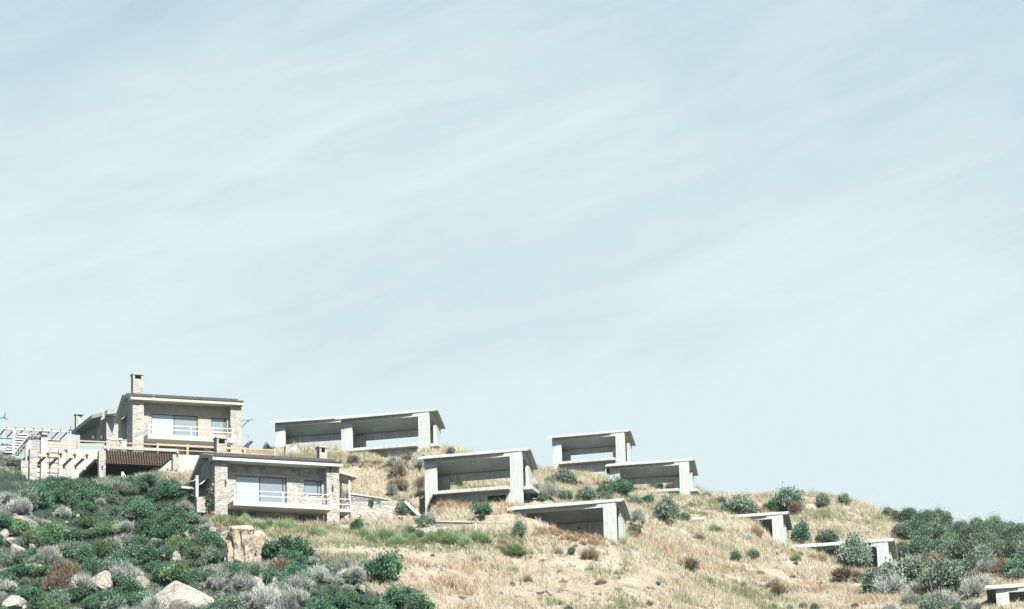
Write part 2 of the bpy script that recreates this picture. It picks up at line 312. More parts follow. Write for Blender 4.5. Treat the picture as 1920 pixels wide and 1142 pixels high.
def axis(lo, hi, fine, far0, far1):
    a = list(np.arange(lo, hi + .01, fine)); s = fine; v = hi; b = []
    while v < far1: s *= 1.25; v += s; b.append(v)
    s = fine; v = lo; c = []
    while v > far0: s *= 1.25; v -= s; c.append(v)
    return np.array(c[::-1] + a + b)
gx, gy = axis(-66, 72, .55, -9000, 9000), axis(238, 418, .55, -9000, 9000)
GX, GY = np.meshgrid(gx, gy); GZ = height(GX, GY).reshape(GX.shape)
def hz(x, y):
    i = np.clip(np.searchsorted(gx, x) - 1, 0, len(gx) - 2); j = np.clip(np.searchsorted(gy, y) - 1, 0, len(gy) - 2)
    u = (x - gx[i]) / (gx[i + 1] - gx[i]); v = (y - gy[j]) / (gy[j + 1] - gy[j])
    return (GZ[j, i] * (1 - u) + GZ[j, i + 1] * u) * (1 - v) + (GZ[j + 1, i] * (1 - u) + GZ[j + 1, i + 1] * u) * v
def project(x, y, z):
    d = y * cp + z * sp; u = -y * sp + z * cp; a, b = FPX * x / d, -FPX * u / d
    return 960 + a * cr + b * sr, 571 - a * sr + b * cr
YS = np.arange(236, 425, .25)
def hit(px, py, skip=0):                                  # first ground point along a sight line
    d = ray(px, py); d = d / d[1]; x, z = d[0] * YS, d[2] * YS; g = hz(x, YS); k = np.where(g > z)[0]
    k = k[YS[k] > skip]
    if not len(k): return None
    return np.array([x[k[0]], YS[k[0]], g[k[0]]])
ny, nx = GX.shape; vs = np.stack([GX.ravel(), GY.ravel(), GZ.ravel()], 1)
jj, ii = np.meshgrid(np.arange(ny - 1), np.arange(nx - 1), indexing='ij'); b0 = (jj * nx + ii).ravel(); quads = np.stack([b0, b0 + 1, b0 + nx + 1, b0 + nx], 1)
def np_mesh(name, V, Q, mat, attr=None, smooth=False, aname='v'):
    me = bpy.data.meshes.new(name); k = Q.shape[1]; me.vertices.add(len(V)); me.vertices.foreach_set('co', V.astype(np.float32).ravel())
    me.loops.add(Q.size); me.loops.foreach_set('vertex_index', Q.astype(np.int32).ravel()); me.polygons.add(len(Q))
    me.polygons.foreach_set('loop_start', np.arange(0, Q.size, k, dtype=np.int32)); me.update(calc_edges=True); me.validate()
    if smooth: me.polygons.foreach_set('use_smooth', np.ones(len(Q), bool))
    for mm in (mat if isinstance(mat, list) else [mat]): me.materials.append(mm)
    if attr is not None:
        a = me.attributes.new(aname, 'FLOAT', 'POINT'); a.data.foreach_set('value', attr.astype(np.float32))
    return me
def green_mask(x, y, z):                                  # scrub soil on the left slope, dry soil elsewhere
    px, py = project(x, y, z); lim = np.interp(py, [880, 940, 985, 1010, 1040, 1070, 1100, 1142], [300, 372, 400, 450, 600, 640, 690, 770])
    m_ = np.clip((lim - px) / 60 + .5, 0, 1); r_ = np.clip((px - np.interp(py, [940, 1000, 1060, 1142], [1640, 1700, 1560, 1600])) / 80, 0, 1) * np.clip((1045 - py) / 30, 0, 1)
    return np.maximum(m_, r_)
gm = green_mask(vs[:, 0], np.maximum(vs[:, 1], 1), vs[:, 2]); gm = np.where(vs[:, 1] < 225, 1, gm)  # unseen near ground darkened to cut the light it bounces
hill = bpy.data.objects.new('hillside', np_mesh('hillside', vs, quads, M['ground'], gm, True, 'g')); COL.objects.link(hill); tag(hill, kind='structure')

# ------------------------------------------------------------------ concrete frames
GRP_F = 'unfinished concrete house frames on the hillside'
def concrete_frame(F, label, buried=False, back_x=8.0, lower=None, side=True, plinth=None, notch=8.05):
    c = M['concrete']; t = thing('concrete_frame', F, (0, 0, -2.5 if not buried else -2.5), label, 'unfinished house', GRP_F)
    W, w1, H = 9.8, 1.23, 2.97
    # roof: skewed front edge, ridge just behind it, long slope down towards the hill
    x0, x1 = -.4, W + .54; fz = lambda y: 3.24 + (y + .65) * .26
    fr = [(x0, -.80), (notch - 3.2, -.44), (notch - 3.15, -.38), (notch, -.20), (notch + .05, -.08), (x1, -.04)]
    top = MB(); n = len(fr); th = .17
    V = [(x, y, fz(y)) for x, y in fr] + [(x, 1.45, 3.80) for x, y in fr] + [(x, 4.45, 2.38) for x, y in fr]
    V += [(x, y, z + th) for x, y, z in V]; o = 3 * n; fs = []
    for i in range(n - 1):
        fs += [(i, i + n, i + n + 1, i + 1), (i + n, i + 2 * n, i + 2 * n + 1, i + n + 1), (o + i, o + i + 1, o + i + n + 1, o + i + n), (o + i + n, o + i + n + 1, o + i + 2 * n + 1, o + i + 2 * n),
               (i, i + 1, o + i + 1, o + i), (i + 2 * n, o + i + 2 * n, o + i + 2 * n + 1, i + 2 * n + 1)]
    for a, s_ in ((0, 1), (n - 1, -1)):
        for r_ in (0, n):
            q = (a + r_, o + a + r_, o + a + r_ + n, a + r_ + n); fs.append(q if s_ > 0 else q[::-1])
    top.add(V, fs); top.build('roof_slab', c, t)
    MB().ext([(0.004, .0, 2.97), (W - .004, .0, 2.97), (W - .004, .0, 3.40), (.004, .0, 3.34)], (0, .3, 0)).build('front_beam', c, t)
    for x in (.02, W - .28):                               # sloping side beams under the roof
        MB().ext([(x, .302, 3.02), (x, 1.45, 3.40), (x, 4.0, 2.19), (x, 4.0, 2.585), (x, 1.45, 3.795), (x, .302, 3.46)], (.26, 0, 0)).build('side_beam', c, t)
    box(.0, W, 4.003, 4.3, 1.76, 2.46).build('back_beam', c, t)
    zb = -2.5
    MB().box(0, w1, .0, .33, zb, H - .004).build('pillar', c, t, .02)
    MB().box(W - w1, W, 0, .33, zb, H - .004).build('pillar', c, t, .02)
    MB().box(0, .3, 2.7, 3.998, zb, 2.45).box(.303, 1.52, 3.7, 3.998, zb, 2.2).build('pillar', c, t)
    MB().box(W - .3, W, 2.49, 3.998, zb, 2.45).box(back_x, W - .303, 3.7, 3.998, zb, 2.2).build('pillar', c, t)
    if not buried:
        s1 = [(.93, -.92), (W - w1 - .003, -.92), (W - w1 - .003, .34), (W + .003, .34), (W + .003, -.03), (W + .95, -.03), (W + .95, 4.5), (.93, 4.5)]
        if not side: s1 = s1[:3] + [(W - .32, .34), (W - .32, 4.5), (.93, 4.5)]
        MB().ext([(x, y, -.39) for x, y in s1], (0, 0, .31)).build('floor_slab', c, t)
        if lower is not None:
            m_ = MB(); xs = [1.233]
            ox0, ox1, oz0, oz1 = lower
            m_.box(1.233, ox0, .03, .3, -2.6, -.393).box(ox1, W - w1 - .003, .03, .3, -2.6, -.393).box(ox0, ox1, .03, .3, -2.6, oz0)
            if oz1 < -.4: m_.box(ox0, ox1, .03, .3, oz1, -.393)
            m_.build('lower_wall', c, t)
            box(ox0 - .1, ox1 + .1, 1.4, 1.5, -2.6, -.4).build('shade_sheet', M['black'], t)  # near-black sheet paints the shade inside the opening
    else:
        box(.303, W - .303, 4.01, 4.2, -1.5, 1.757).build('back_wall', c, t)
        box(.02, .28, .34, 2.697, -1.5, 3.0).build('side_wall', c, t)
        if buried != 'open': MB().ext([(W - .25, 2.0, -1.5), (W - .25, 2.487, -1.5), (W - .25, 2.487, 2.88), (W - .25, 2.0, 3.1)], (.2, 0, 0)).build('side_wall', c, t)
    return t
concrete_frame(FA, 'bare concrete house frame on the crest, just above and behind the lower stone villa', lower=(2.0, 2.4, -2.5, -2.45), back_x=8.2)
concrete_frame(FZ, 'furthest left bare concrete frame, its right end hidden behind the next one', lower=(2.0, 2.4, -2.5, -2.45), back_x=8.2)
concrete_frame(FB, 'whole concrete frame in dry grass with the hillside seen through it', lower=(6.22, 8.07, -1.9, -.75), back_x=8.2)
concrete_frame(FC, 'highest right concrete frame, closed wall with small dark doorway under its slab', lower=(7.0, 7.78, -2.45, -1.2), back_x=7.3, side=False)
concrete_frame(FD, 'crest concrete frame with a round green bush before its dark left half', lower=(2.0, 2.4, -2.5, -2.45), back_x=7.3)
concrete_frame(FE, 'half buried concrete frame with rust coloured grass filling its dark opening', buried=True)
concrete_frame(FG, 'small looking concrete frame almost swallowed by the slope, only its right pillar free', buried=True)
concrete_frame(FH, 'concrete frame sunk to its roof in the slope, a grey green bush under the roof', buried=True)
concrete_frame(FI, 'concrete frame cut by the right bottom corner of the picture', buried='open', notch=2.2)

# ------------------------------------------------------------------ houses
def tiles(x0, x1, y0, z0, y1, z1):
    m_ = MB(); n = int((x1 - x0) / .27)
    for i in range(n):
        x = x0 + (i + .5) * (x1 - x0) / n; V = []; fs = []
        for (y, z) in ((y0, z0), (y1, z1)):
            for k in range(5):
                t = math.pi * k / 4; V.append((x + .118 * math.cos(t), y, z + .20 * math.sin(t)))
        for k in range(4): fs.append((k, k + 1, 6 + k, 5 + k))
        fs.append((4, 3, 2, 1, 0)); m_.add(V, fs)
    return m_
def wall_open(m_, x0, x1, z0, z1, y0, y1, holes):
    xs = sorted({x0, x1, *[h[0] for h in holes], *[h[1] for h in holes]})
    for a, b in zip(xs, xs[1:]):
        hs = sorted([h for h in holes if h[0] < (a + b) / 2 < h[1]], key=lambda h: h[2]); z = z0
        for h in hs:
            if h[2] > z: m_.box(a, b, y0, y1, z, h[2])
            z = h[3]
        if z < z1: m_.box(a, b, y0, y1, z, z1)
    return m_
def window(t, x0, x1, z0, z1, y, panes, fm='dark', fw=.09):
    m_ = MB().box(x0, x1, y, y + .1, z1 - fw, z1).box(x0, x0 + fw, y, y + .1, z0, z1 - fw).box(x1 - fw, x1, y, y + .1, z0, z1 - fw).box(x0 + fw, x1 - fw, y, y + .1, z0, z0 + fw)
    for a in [q[0] for q in panes[1:]]: m_.box(a - fw / 2, a + fw / 2, y, y + .1, z0 + fw, z1 - fw)
    w_ = m_.build('window', M[fm], t)
    xs = [q[0] for q in panes] + [x1]
    for i, (a, mt) in enumerate(panes): box(xs[i] + .05, xs[i + 1] - .05, y + .04 + .012 * i, y + .07 + .012 * i, z0 + .05, z1 - .05).build('pane', M[mt], w_)
    return w_
def rail(t, pts, posts, h0, h1, hm, mat, post_w=.1, rw=.07, name='balcony_railing'):
    m_ = MB()
    for a, b in zip(pts, pts[1:]):
        for z in (h1, hm): m_.bar((a[0], a[1], z), (b[0], b[1], z), .05, rw)
    for x, y in posts: m_.box(x - post_w / 2, x + post_w / 2, y - post_w / 2, y + post_w / 2, h0, h1 + .06)
    return m_.build(name, mat, t)
def house(F, label, fascia, wallm, sidem, shadew, chim, chim2, slab_t, wins, low, lintel, zb):
    t = thing('stone_villa', F, (0, 0, zb), label, 'house'); W, H, w1 = 12.2, 4.0, 1.25
    m_ = MB(); wall_open(m_, w1 + .003, W - w1 - .003, zb, H + .2, .9, 1.2, [(a, b, c, d) for a, b, c, d, _ in wins] + [(a, b, c, d) for a, b, c, d in low])
    m_.build('front_wall', wallm, t)
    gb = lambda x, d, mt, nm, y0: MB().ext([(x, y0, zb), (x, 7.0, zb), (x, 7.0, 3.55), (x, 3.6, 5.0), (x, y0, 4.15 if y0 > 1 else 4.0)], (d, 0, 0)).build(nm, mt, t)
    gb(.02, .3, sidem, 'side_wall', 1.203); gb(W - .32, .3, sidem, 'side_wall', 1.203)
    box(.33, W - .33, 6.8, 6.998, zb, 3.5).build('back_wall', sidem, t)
    for x in (0, W - w1): MB().box(x, x + w1, 0, 1.2, zb, H - .003).build('corner_pillar', M['stone'], t, .03)
    xl, xr = -.34, W + .13
    prof = [(-.5, 4.0), (-.5, 4.44), (3.6, 5.42), (7.56, 3.43), (7.56, 3.05), (3.6, 5.0), (.9, 4.4), (.9, 4.0)]
    rf = MB().ext([(xl, y, z) for y, z in prof][::-1], (xr - xl, 0, 0)).build('roof', M[fascia], t)
    tl = tiles(xl + .35, xr - .6, -.58, 4.45, 3.6, 5.43); tl.build('roof_tiles', M['tile'], rf)
    box(xl + .02, xr - .02, -.60, -.503, 4.36, 4.47).build('gutter', M['dark'], rf)
    for q in [chim] + ([chim2] if chim2 else []):
        x0, x1, y0, y1, z0, z1 = q; s = z1 - z0; d = (x1 - x0)
        ch = MB().box(x0, x1, y0, y1, z0, z1 - .62).box(x0, x0 + .2, y0, y1, z1 - .62, z1 - .16).box(x1 - .2, x1, y0, y1, z1 - .62, z1 - .16).box(x0 + .2, x1 - .2, y1 - .2, y1, z1 - .62, z1 - .16).build('chimney', M['stone'], rf)
        box(x0 - .08, x1 + .08, y0 - .08, y1 + .08, z1 - .16, z1).build('chimney_cap', M['weath'], ch) if False else MB().box(x0 - .08, x1 + .08, y0 - .08, y1 + .08, z1 - .157, z1).build('chimney_cap', M['weath'], rf)
    for a, b, c, d, panes in wins: window(t, a, b, c, d, 1.02, panes)
    bl = MB().ext([(1.28, -1.7, -slab_t), (10.9, -1.7, -slab_t), (10.9, .897, -slab_t), (1.28, .897, -slab_t)], (0, 0, slab_t)).build('balcony', M['greyw' if fascia == 'greyw' else 'cream'], t)
    px_ = [1.4, 3.7, 6.1, 8.45, 10.8]
    rail(t, [(1.4, -.02), (1.4, -1.62), (10.8, -1.62), (10.8, .85)], [(x, -1.62) for x in px_] + [(1.4, -.1), (10.8, .2)], 0, 1.0, .55, M['white'])
    return t
winJ = [(2.3, 7.3, 0, 2.94, [(2.3, 'curtain'), (4.68, 'blind'), (6.95, 'blind')]), (8.97, 10.75, 1.35, 2.84, [(8.97, 'blind'), (10.4, 'blind')])]
winK = [(2.3, 7.5, 0, 2.83, [(2.3, 'curtain'), (4.86, 'blind')]), (9.0, 10.77, .9, 2.73, [(9.0, 'blind'), (10.5, 'blind')])]
HJ = house(J, 'lower stone villa with pale grey fascia, white balcony and pink creeper', 'greyw', M['stone'], M['shade_stone'], 0, (.98, 1.98, 2.6, 3.6, 4.9, 6.9), (11.15, 11.9, 2.6, 3.5, 4.9, 6.6), .45, winJ,
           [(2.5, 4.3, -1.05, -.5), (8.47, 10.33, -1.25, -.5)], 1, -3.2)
for a, b, c, d in ((2.5, 4.3, -1.05, -.5), (8.47, 10.33, -1.25, -.5)):
    q = MB()
    for k in range(10): q.box(a + .02 + k * (b - a - .04) / 10, a + .02 + (k + .93) * (b - a - .04) / 10, 1.0, 1.05, c, d)
    tag(q.build('shutter', M['shut'], HJ), 'teal basement shutter')
for a, b, z in ((1.55, 7.65, 3.0), (8.3, 10.9, 2.88)): box(a, b, .86, .897, z, z + .2).build('lintel', M['weath'], HJ)
MB().tube([(11.3, -.3, 4.0), (11.3, -.12, 3.6), (11.05, .72, 3.1), (11.02, .8, 2.4), (11.02, .8, -3)], .06).build('downpipe', M['dark'], HJ)
for x in (1.02, 11.5): MB().tube([(x, -.02, 2.2), (x, -.16, 2.25), (x, -.16, 2.05)], .045).box(x - .08, x + .08, -.24, -.08, 1.85, 2.05).build('wall_lamp', M['dark'], HJ)
# side awning and door on the shaded gable
box(-.06, .017, 2.3, 4.9, -.2, 2.5).build('side_door', M['grey'], HJ)
MB().ext([(-.75, 2.1, 2.1), (-.02, 2.1, 2.75), (-.02, 2.1, 2.85), (-.75, 2.1, 2.2)], (0, 3.0, 0)).build('awning', M['greyw'], HJ)
# right hand entrance canopy with post, landing and small railing
MB().ext([(12.22, 1.6, 3.95), (14.6, 1.6, 3.45), (14.6, 1.6, 3.6), (12.22, 1.6, 4.1)], (0, 3.2, 0)).build('entrance_canopy', M['cream'], HJ)
for y in (2.0, 4.5): MB().tube([(13.9, y, -.4), (13.9, y, 3.55)], .08).build('canopy_post', M['white'], HJ)
box(12.22, 14.0, 1.6, 4.7, .1, .4).build('entrance_landing', M['greyw'], HJ)
rail(HJ, [(12.3, 1.7), (13.85, 1.7), (13.85, 4.6)], [(13.85, 1.7), (13.85, 3.1)], .4, 1.35, .85, M['white'], name='landing_railing')

HK = house(K, 'upper stone villa with cream fascia and tall stone chimney standing on the terrace', 'cream', M['beige'], M['shade_stone'], 0, (.24, 1.34, .9, 1.9, 4.6, 7.25), None, .55, winK, [(2.3, 5.0, -3.3, -.75), (6.0, 8.2, -3.3, -.75), (9.0, 10.6, -3.3, -.75)], 0, -3.45)
box(1.253, 2.297, .86, .897, -3.4, 4.35).build('wall_pier', M['stone'], HK)
for a, b in ((2.3, 5.0), (6.0, 8.2), (9.0, 10.6)): window(HK, a, b, -3.3, -.75, 1.02, [(a, 'glass'), ((a + b) / 2, 'glass')])
box(2.0, 2.35, -.56, -.5, 3.98, 4.62).build('rain_hopper', M['beige'], HK)
box(-.05, .017, 3.0, 5.0, .4, 2.6).build('side_door', M['shut'], HK)
MB().ext([(-.7, 2.3, 2.3), (-.02, 2.3, 2.9), (-.02, 2.3, 3.0), (-.7, 2.3, 2.4)], (0, 3.0, 0)).build('awning', M['weath'], HK)
# outside stair at the right of the upper villa
st = MB()
for k in range(6): st.box(12.3 + k * .28, 12.75 + k * .28, 2.2, 3.4, -.9 + k * .28, -.8 + k * .28)
st.bar((12.3, 2.15, -1.2), (13.9, 2.15, .6), .06, .2).build('outside_stair', M['dark'], HK)
# television aerial
t = thing('television_aerial', K, (13.66, 2.5, -3.4), 'thin television aerial on a pole at the right corner of the upper villa', 'aerial')
MB().tube([(13.66, 2.5, -3.4), (13.66, 2.5, 3.15)], .045).build('mast', M['grey'], t)
a = MB().bar((12.9, 2.5, 2.95), (14.2, 2.5, 3.1), .05)
for k in range(7): a.bar((12.95 + k * .2, 2.1, 2.96 + k * .022), (12.95 + k * .2, 2.9, 2.96 + k * .022), .03)
a.bar((13.2, 2.3, 1.3), (14.0, 2.3, 1.36), .05).build('antenna', M['grey'], t)
a = MB().bar((12.8, 2.4, 2.1), (13.66, 2.4, 3.0), .16, .1).build('brace', M['dark'], t)

# third house, behind the upper villa
FN = Frame(*at(201, 767, 341), .3558)
t = thing('plastered_house', FN, (0, 0, -6.5), 'pale plastered house behind the upper villa, its long eave sloping down to the left', 'house')
zl = lambda px, py, Y: FN.l(at(px, py, Y))
f1, f2, b2 = zl(192, 773, 343), zl(172, 778, 344.5), zl(134, 808, 354); b1 = b2 + (f1 - f2) + np.array([1.5, 0, 0])
rf = MB().ext([f1, f2, b2, b1], (0, 0, -.42)).build('roof', M['greyw'], t)
MB().ext([zl(201, 767, 341), zl(219, 765, 340), zl(219, 768, 346), zl(196, 772, 347)], (0, 0, -.6)).build('porch_roof', M['white'], t)
pp = zl(203, 776, 341.6); MB().box(pp[0] - .2, pp[0] + 1.6, pp[1], pp[1] + 1, pp[2] - 6.3, pp[2] - .15).build('corner_pillar', M['stone'], t)
wl = [zl(197, 784, 345) + (0, 0, .0), zl(150, 806, 354), zl(150, 830, 354), zl(197, 830, 345)]
MB().ext(wl, (.15, .3, 0)).build('side_wall', M['beige'], t)
for px in (177, 193):
    Yw = 345 + (197 - px) * 9 / 47 - .5; q = zl(px, 816, Yw); MB().ext([q, zl(px - 5, 817, Yw + .9), zl(px - 5, 823, Yw + .9), zl(px, 823, Yw)], (.05, .1, 0)).build('window', M['glass'], t)
q = zl(149, 783, 352); ch = MB().box(q[0] - .4, q[0] + .45, q[1], q[1] + .8, q[2] - 1.9, q[2]).build('chimney', M['stone'], rf)
MB().box(q[0] - .5, q[0] + .55, q[1] - .1, q[1] + .9, q[2] + .35, q[2] + .45).box(q[0] - .4, q[0] - .25, q[1], q[1] + .8, q[2] + .003, q[2] + .35).box(q[0] + .3, q[0] + .45, q[1], q[1] + .8, q[2] + .003, q[2] + .35).build('chimney_cap', M['grey'], rf)

# ------------------------------------------------------------------ terrace of the upper villa
ZT = -3.46
t = thing('retaining_wall', K, (-12.3, -7, -10), 'tall smooth pale concrete retaining wall under the orange railing', 'wall')
MB().box(-12.3, 12.5, -7.3, -6.95, -10, ZT + .08).build('wall_face', M['wallconc'], t); MB().box(12.503, 17, -7.3, -6.95, -8, ZT + .02).build('wall_face', M['wallconc'], t)
tag(MB().box(-12.3, 17, -6.945, 9.5, ZT - .2, ZT).build('terrace_paving', M['wallconc']), kind='structure').matrix_world = Matrix.Translation(Vector(K.o)) @ Matrix.Rotation(K.yaw, 4, 'Z')
t = thing('timber_railing', K, (-11, -7, ZT), 'orange timber railing with square posts along the terrace edge', 'railing')
xs = [-11.4, -7.5, -3.3, -2.65, 1.05, 4.3, 7.5, 10.6, 13.9, 16.6]
for x in xs: box(x - .11, x + .11, -7.2, -6.98, ZT + .09, ZT + 1.25).build('post', M['oak'], t)
MB().box(-11.4, 1.0, -7.16, -7.02, ZT + 1.02, ZT + 1.14).box(1.003, 10.6, -7.19, -7.0, ZT + .98, ZT + 1.19).box(10.603, 16.6, -7.16, -7.02, ZT + 1.02, ZT + 1.14).build('top_rail', M['oak'], t); box(-11.4, 16.6, -7.15, -7.03, ZT + .52, ZT + .62).build('lower_rail', M['oak'], t)
# lattice screens
def lattice(frame, x0, x1, y, z0, z1, label, mat, sx=.3, sz=.3, wd=.11, rows=None):
    t = thing('lattice_screen', frame, (x0, y, z0), label, 'lattice fence'); m_ = MB(); z = z0 + wd / 2
    while z < z1: m_.box(x0, x1, y, y + .04, z - wd / 2, z + wd / 2); z += sz
    m_.build('lattice_rails', mat, t); m_ = MB(); x = x0 + wd / 2
    while x < x1: m_.box(x - wd / 2, x + wd / 2, y + .043, y + .08, z0, z1); x += sx
    m_.build('lattice_slats', mat, t); return t
lattice(K, -11.2, -7.4, -5.6, ZT + .02, ZT + 1.35, 'brown lattice screen behind the left end of the timber railing', M['ltim'])
lattice(K, -15.0, -12.42, -11.7, -5.3, -2.9, 'weathered grey lattice screen behind the white stair treads', M['grey'], .27, .27, .12)
# white pillar and gate box on the terrace, stone gate pier
t = thing('concrete_pillar', K, (-12, -11.5, -9), 'square pale concrete pillar beside the white stair, at the end of the lattice', 'pillar')
box(-12.4, -11.75, -11.9, -11.3, -9, -2.72).build('shaft', M['wallconc'], t); box(-12.45, -11.7, -11.95, -11.25, -2.717, -2.6).build('cap', M['wallconc'], t)
t = thing('stone_pier', K, (-2.7, -8.2, -9), 'short pale pier breaking the timber railing left of the upper villa', 'pier')
box(-3.0, -2.45, -7.75, -7.32, -9, -2.25).build('shaft', M['wallconc'], t); box(-3.05, -2.4, -7.8, -7.31, -2.247, -2.17).build('cap', M['wallconc'], t)
t = thing('white_bench_frame', K, (-3.3, -6, ZT), 'small white metal table frame standing behind the railing left of the upper villa', 'table')
for x in (-4.0, -2.7): box(x - .09, x + .09, -6.1, -5.9, ZT, ZT + 1.6).build('leg', M['white'], t)
box(-4.15, -2.55, -6.2, -5.7, ZT + 1.603, ZT + 1.78).build('top', M['white'], t); box(-3.9, -2.8, -6.05, -6.0, ZT + 1.15, ZT + 1.25).build('crossbar', M['white'], t)
t = thing('stone_pier', K, (15.2, -7.7, ZT - 2), 'rounded stone gate pier at the right end of the timber railing', 'pier')
v = [K.on(x, y, 'y', -7.6) for x, y in ((535, 835), (541, 833.5), (550, 834), (558, 838), (558, 862), (535, 860))]
MB().ext([(a[0], -7.7, a[2]) for a in v][::-1], (0, .6, 0)).build('shaft', M['stone'], t, .04)

# dark slatted pergola between two stone piers
PZ0 = -5.95; YB = -7.4
t = thing('slatted_pergola', K, (-7.4, -20.2, -9), 'dark brown slatted pergola seen from below between two stone piers', 'pergola')
pf = box(-7.7, .1, -20.1, -19.9, PZ0 + .02, PZ0 + .32); pf.build('front_beam', M['weath'], t)
for x in (-7.35, -.1): MB().box(x - .09, x + .09, -20.6, YB, PZ0 - .25, PZ0 - .0).build('side_beam', M['weath'], t)
m_ = MB()
for k in range(12): y = -19.2 + k * 1.02; m_.box(-7.25, -.2, y - .06, y + .06, PZ0 - .22, PZ0 - .02)
m_.build('cross_beams', M['brown'], t); m_ = MB(); x = -7.2
while x < -.2: m_.box(x, x + .11, -20.0, -14.2, PZ0 + .003, PZ0 + .05); x += .27
m_.build('slats', M['brown'], t); box(-7.3, -.1, -14.19, YB, PZ0 + .003, PZ0 + .06).build('boarded_ceiling', M['brown'], t)
m_ = MB()
for k in range(7): z = PZ0 - 1.0 - k * .35; m_.box(-7.2, -.2, YB + .02, YB + .06, z, z + .3)
m_.build('back_screen', M['brown'], t)
for x0, x1, y, lb in ((-8.2, -7.5, -20.3, 'stone pier carrying the left front corner of the dark pergola'), (-.55, .12, -20.3, 'stone pier with a lamp carrying the right front corner of the dark pergola'), (-1.0, -.4, -13.6, 'stone pier under the middle of the right side beam of the dark pergola')):
    t = thing('stone_pier', K, ((x0 + x1) / 2, y, -11), lb, 'pier'); top = PZ0 - .28 if y < -15 else PZ0 - .27
    box(x0, x1, y, y + .65, -11, top).build('shaft', M['stone'], t)
    if y < -15: MB().tube([((x0 + x1) / 2, y - .02, -7.9), ((x0 + x1) / 2, y - .16, -7.8), ((x0 + x1) / 2, y - .16, -8.0)], .09).build('lamp', M['dark'], t)
# pale open pergola
t = thing('open_pergola', K, (-13.5, -16, -9), 'pale timber pergola with wide open rafters left of the dark pergola', 'pergola')
box(-13.6, -7.4, -16.06, -15.94, -6.2, -5.98).build('beam', M['ltim'], t); box(-12.6, -7.2, -10.66, -10.54, -6.2, -5.98).build('beam', M['ltim'], t)
for k, x in enumerate((-12.5, -11.2, -9.75, -8.5)): MB().box(x - .09, x + .09, -16.7, -10.4, -5.975, -5.76).build('rafter', M['weath'], t)
t = thing('stone_pier', K, (-13.7, -12.4, -10), 'tall stone gate pier at the far left under the white stair', 'pier')
a0, a1 = K.on(56, 843, 'y', -13.2), K.on(70, 905, 'y', -13.2); box(a0[0], a0[0] + .8, -13.2, -12.5, -10, a0[2]).build('shaft', M['stone'], t)
box(a0[0] - .02, a0[0] + .82, -13.22, -12.48, a0[2] + .003, a0[2] + .06).build('cap', M['wallconc'], t)
t = thing('stone_pier', K, (-14.5, -12.4, -10), 'shorter stone gate pier left of the tall one', 'pier')
a0 = K.on(39.5, 864, 'y', -13.4); box(a0[0], a0[0] + .75, -13.4, -12.8, -10, a0[2]).build('shaft', M['stone'], t); box(a0[0] - .02, a0[0] + .77, -13.42, -12.78, a0[2] + .003, a0[2] + .05).build('cap', M['wallconc'], t)
t = thing('timber_post', K, (-13.7, -12, -6), 'broad pale board post standing behind the tall gate pier', 'post')
a0 = K.on(48, 825, 'y', -12.0); box(a0[0], a0[0] + .65, -12, -11.8, -8, a0[2]).build('board', M['weath'], t)
# white stair with a rail frame and slatted roof at the far left
t = thing('white_stair', K, (-16.2, -12, -5.2), 'white open stair with flat treads and posts at the far left end', 'stair')
for k in range(8): z = -5.12 + k * .275; box(-16.25 + k * .2, -15.3 + k * .22, -12.3, -11.2, z, z + .13).build('tread', M['white'], t)
MB().bar((-15.4, -12.4, -5.3), (-13.6, -12.4, -2.95), .1, .14).build('stringer', M['weath'], t)
box(-15.45, -15.2, -12.38, -12.2, -5.3, -2.7).build('post', M['white'], t)
MB().box(-16.24, -16.18, -12.35, -12.29, -5.2, -2.75).build('post', M['grey'], t)
t = thing('slatted_canopy', K, (-16.2, -12, -5), 'flat white slatted canopy over the stair and the lattice', 'canopy')
box(-16.25, -9.4, -12.4, -12.28, -2.72, -2.56).build('front_beam', M['greyw'], t); box(-17.4, -9.4, -7.9, -7.8, -2.72, -2.6).build('back_beam', M['greyw'], t)
for k in range(8): x = -16.1 + k * .93; box(x, x + .08, -12.6, -7.75, -2.555, -2.44).build('rafter', M['weath'], t)
m_ = MB(); 
for k in range(9): m_.box(-16.2, -9.5, -12.2 + k * .5, -12.12 + k * .5, -2.415, -2.39)
m_.build('slats', M['weath'], t); box(-9.6, -9.52, -12.3, -12.22, -6.0, -2.72).build('post', M['white'], t)
box(-18.2, -15.5, -10.3, -10.1, -3.95, -3.75).build('side_beam', M['grey'], t)
# rope posts by the shrubs
t = thing('rope_post', K, (-5.5, -21.5, -9.5), 'white post with a drooping rope in front of the dark pergola', 'post')
a0 = K.on(229.5, 885, 'y', -21.5); box(a0[0] - .11, a0[0] + .11, -21.6, -21.4, a0[2] - 2, a0[2]).build('post', M['white'], t)
b0_ = K.on(250, 903, 'y', -21.5); MB().tube([(a0[0] + .1, -21.5, a0[2] - .1), ((a0[0] + b0_[0]) / 2 - .1, -21.5, (a0[2] + b0_[2]) / 2 - .12), tuple(b0_)], .035, 6).build('rope', M['white'], t)
t = thing('rope_post', J, (-1.5, 2, -2), 'white post with a rope at the left side of the lower villa', 'post')
a0 = J.on(369, 892, 'y', 2.0); box(a0[0] - .12, a0[0] + .12, 1.9, 2.1, a0[2] - 3, a0[2]).build('post', M['white'], t)
b0_ = J.on(355, 903, 'y', 2.0); MB().tube([(a0[0], 2, a0[2] - .25), ((a0[0] + b0_[0]) / 2, 2, (a0[2] + b0_[2]) / 2 - .22), tuple(b0_)], .035, 6).build('rope', M['white'], t)
t = thing('stone_planter_wall', J, (-1.3, .5, -3), 'low pale stone garden wall at the left corner of the lower villa', 'wall')
v = [J.on(x, y, 'y', .5) for x, y in ((369, 931), (395, 932), (395, 962), (369, 960))]; MB().ext([tuple(q) for q in v], (0, .5, 0)).build('masonry', M['stone'], t)
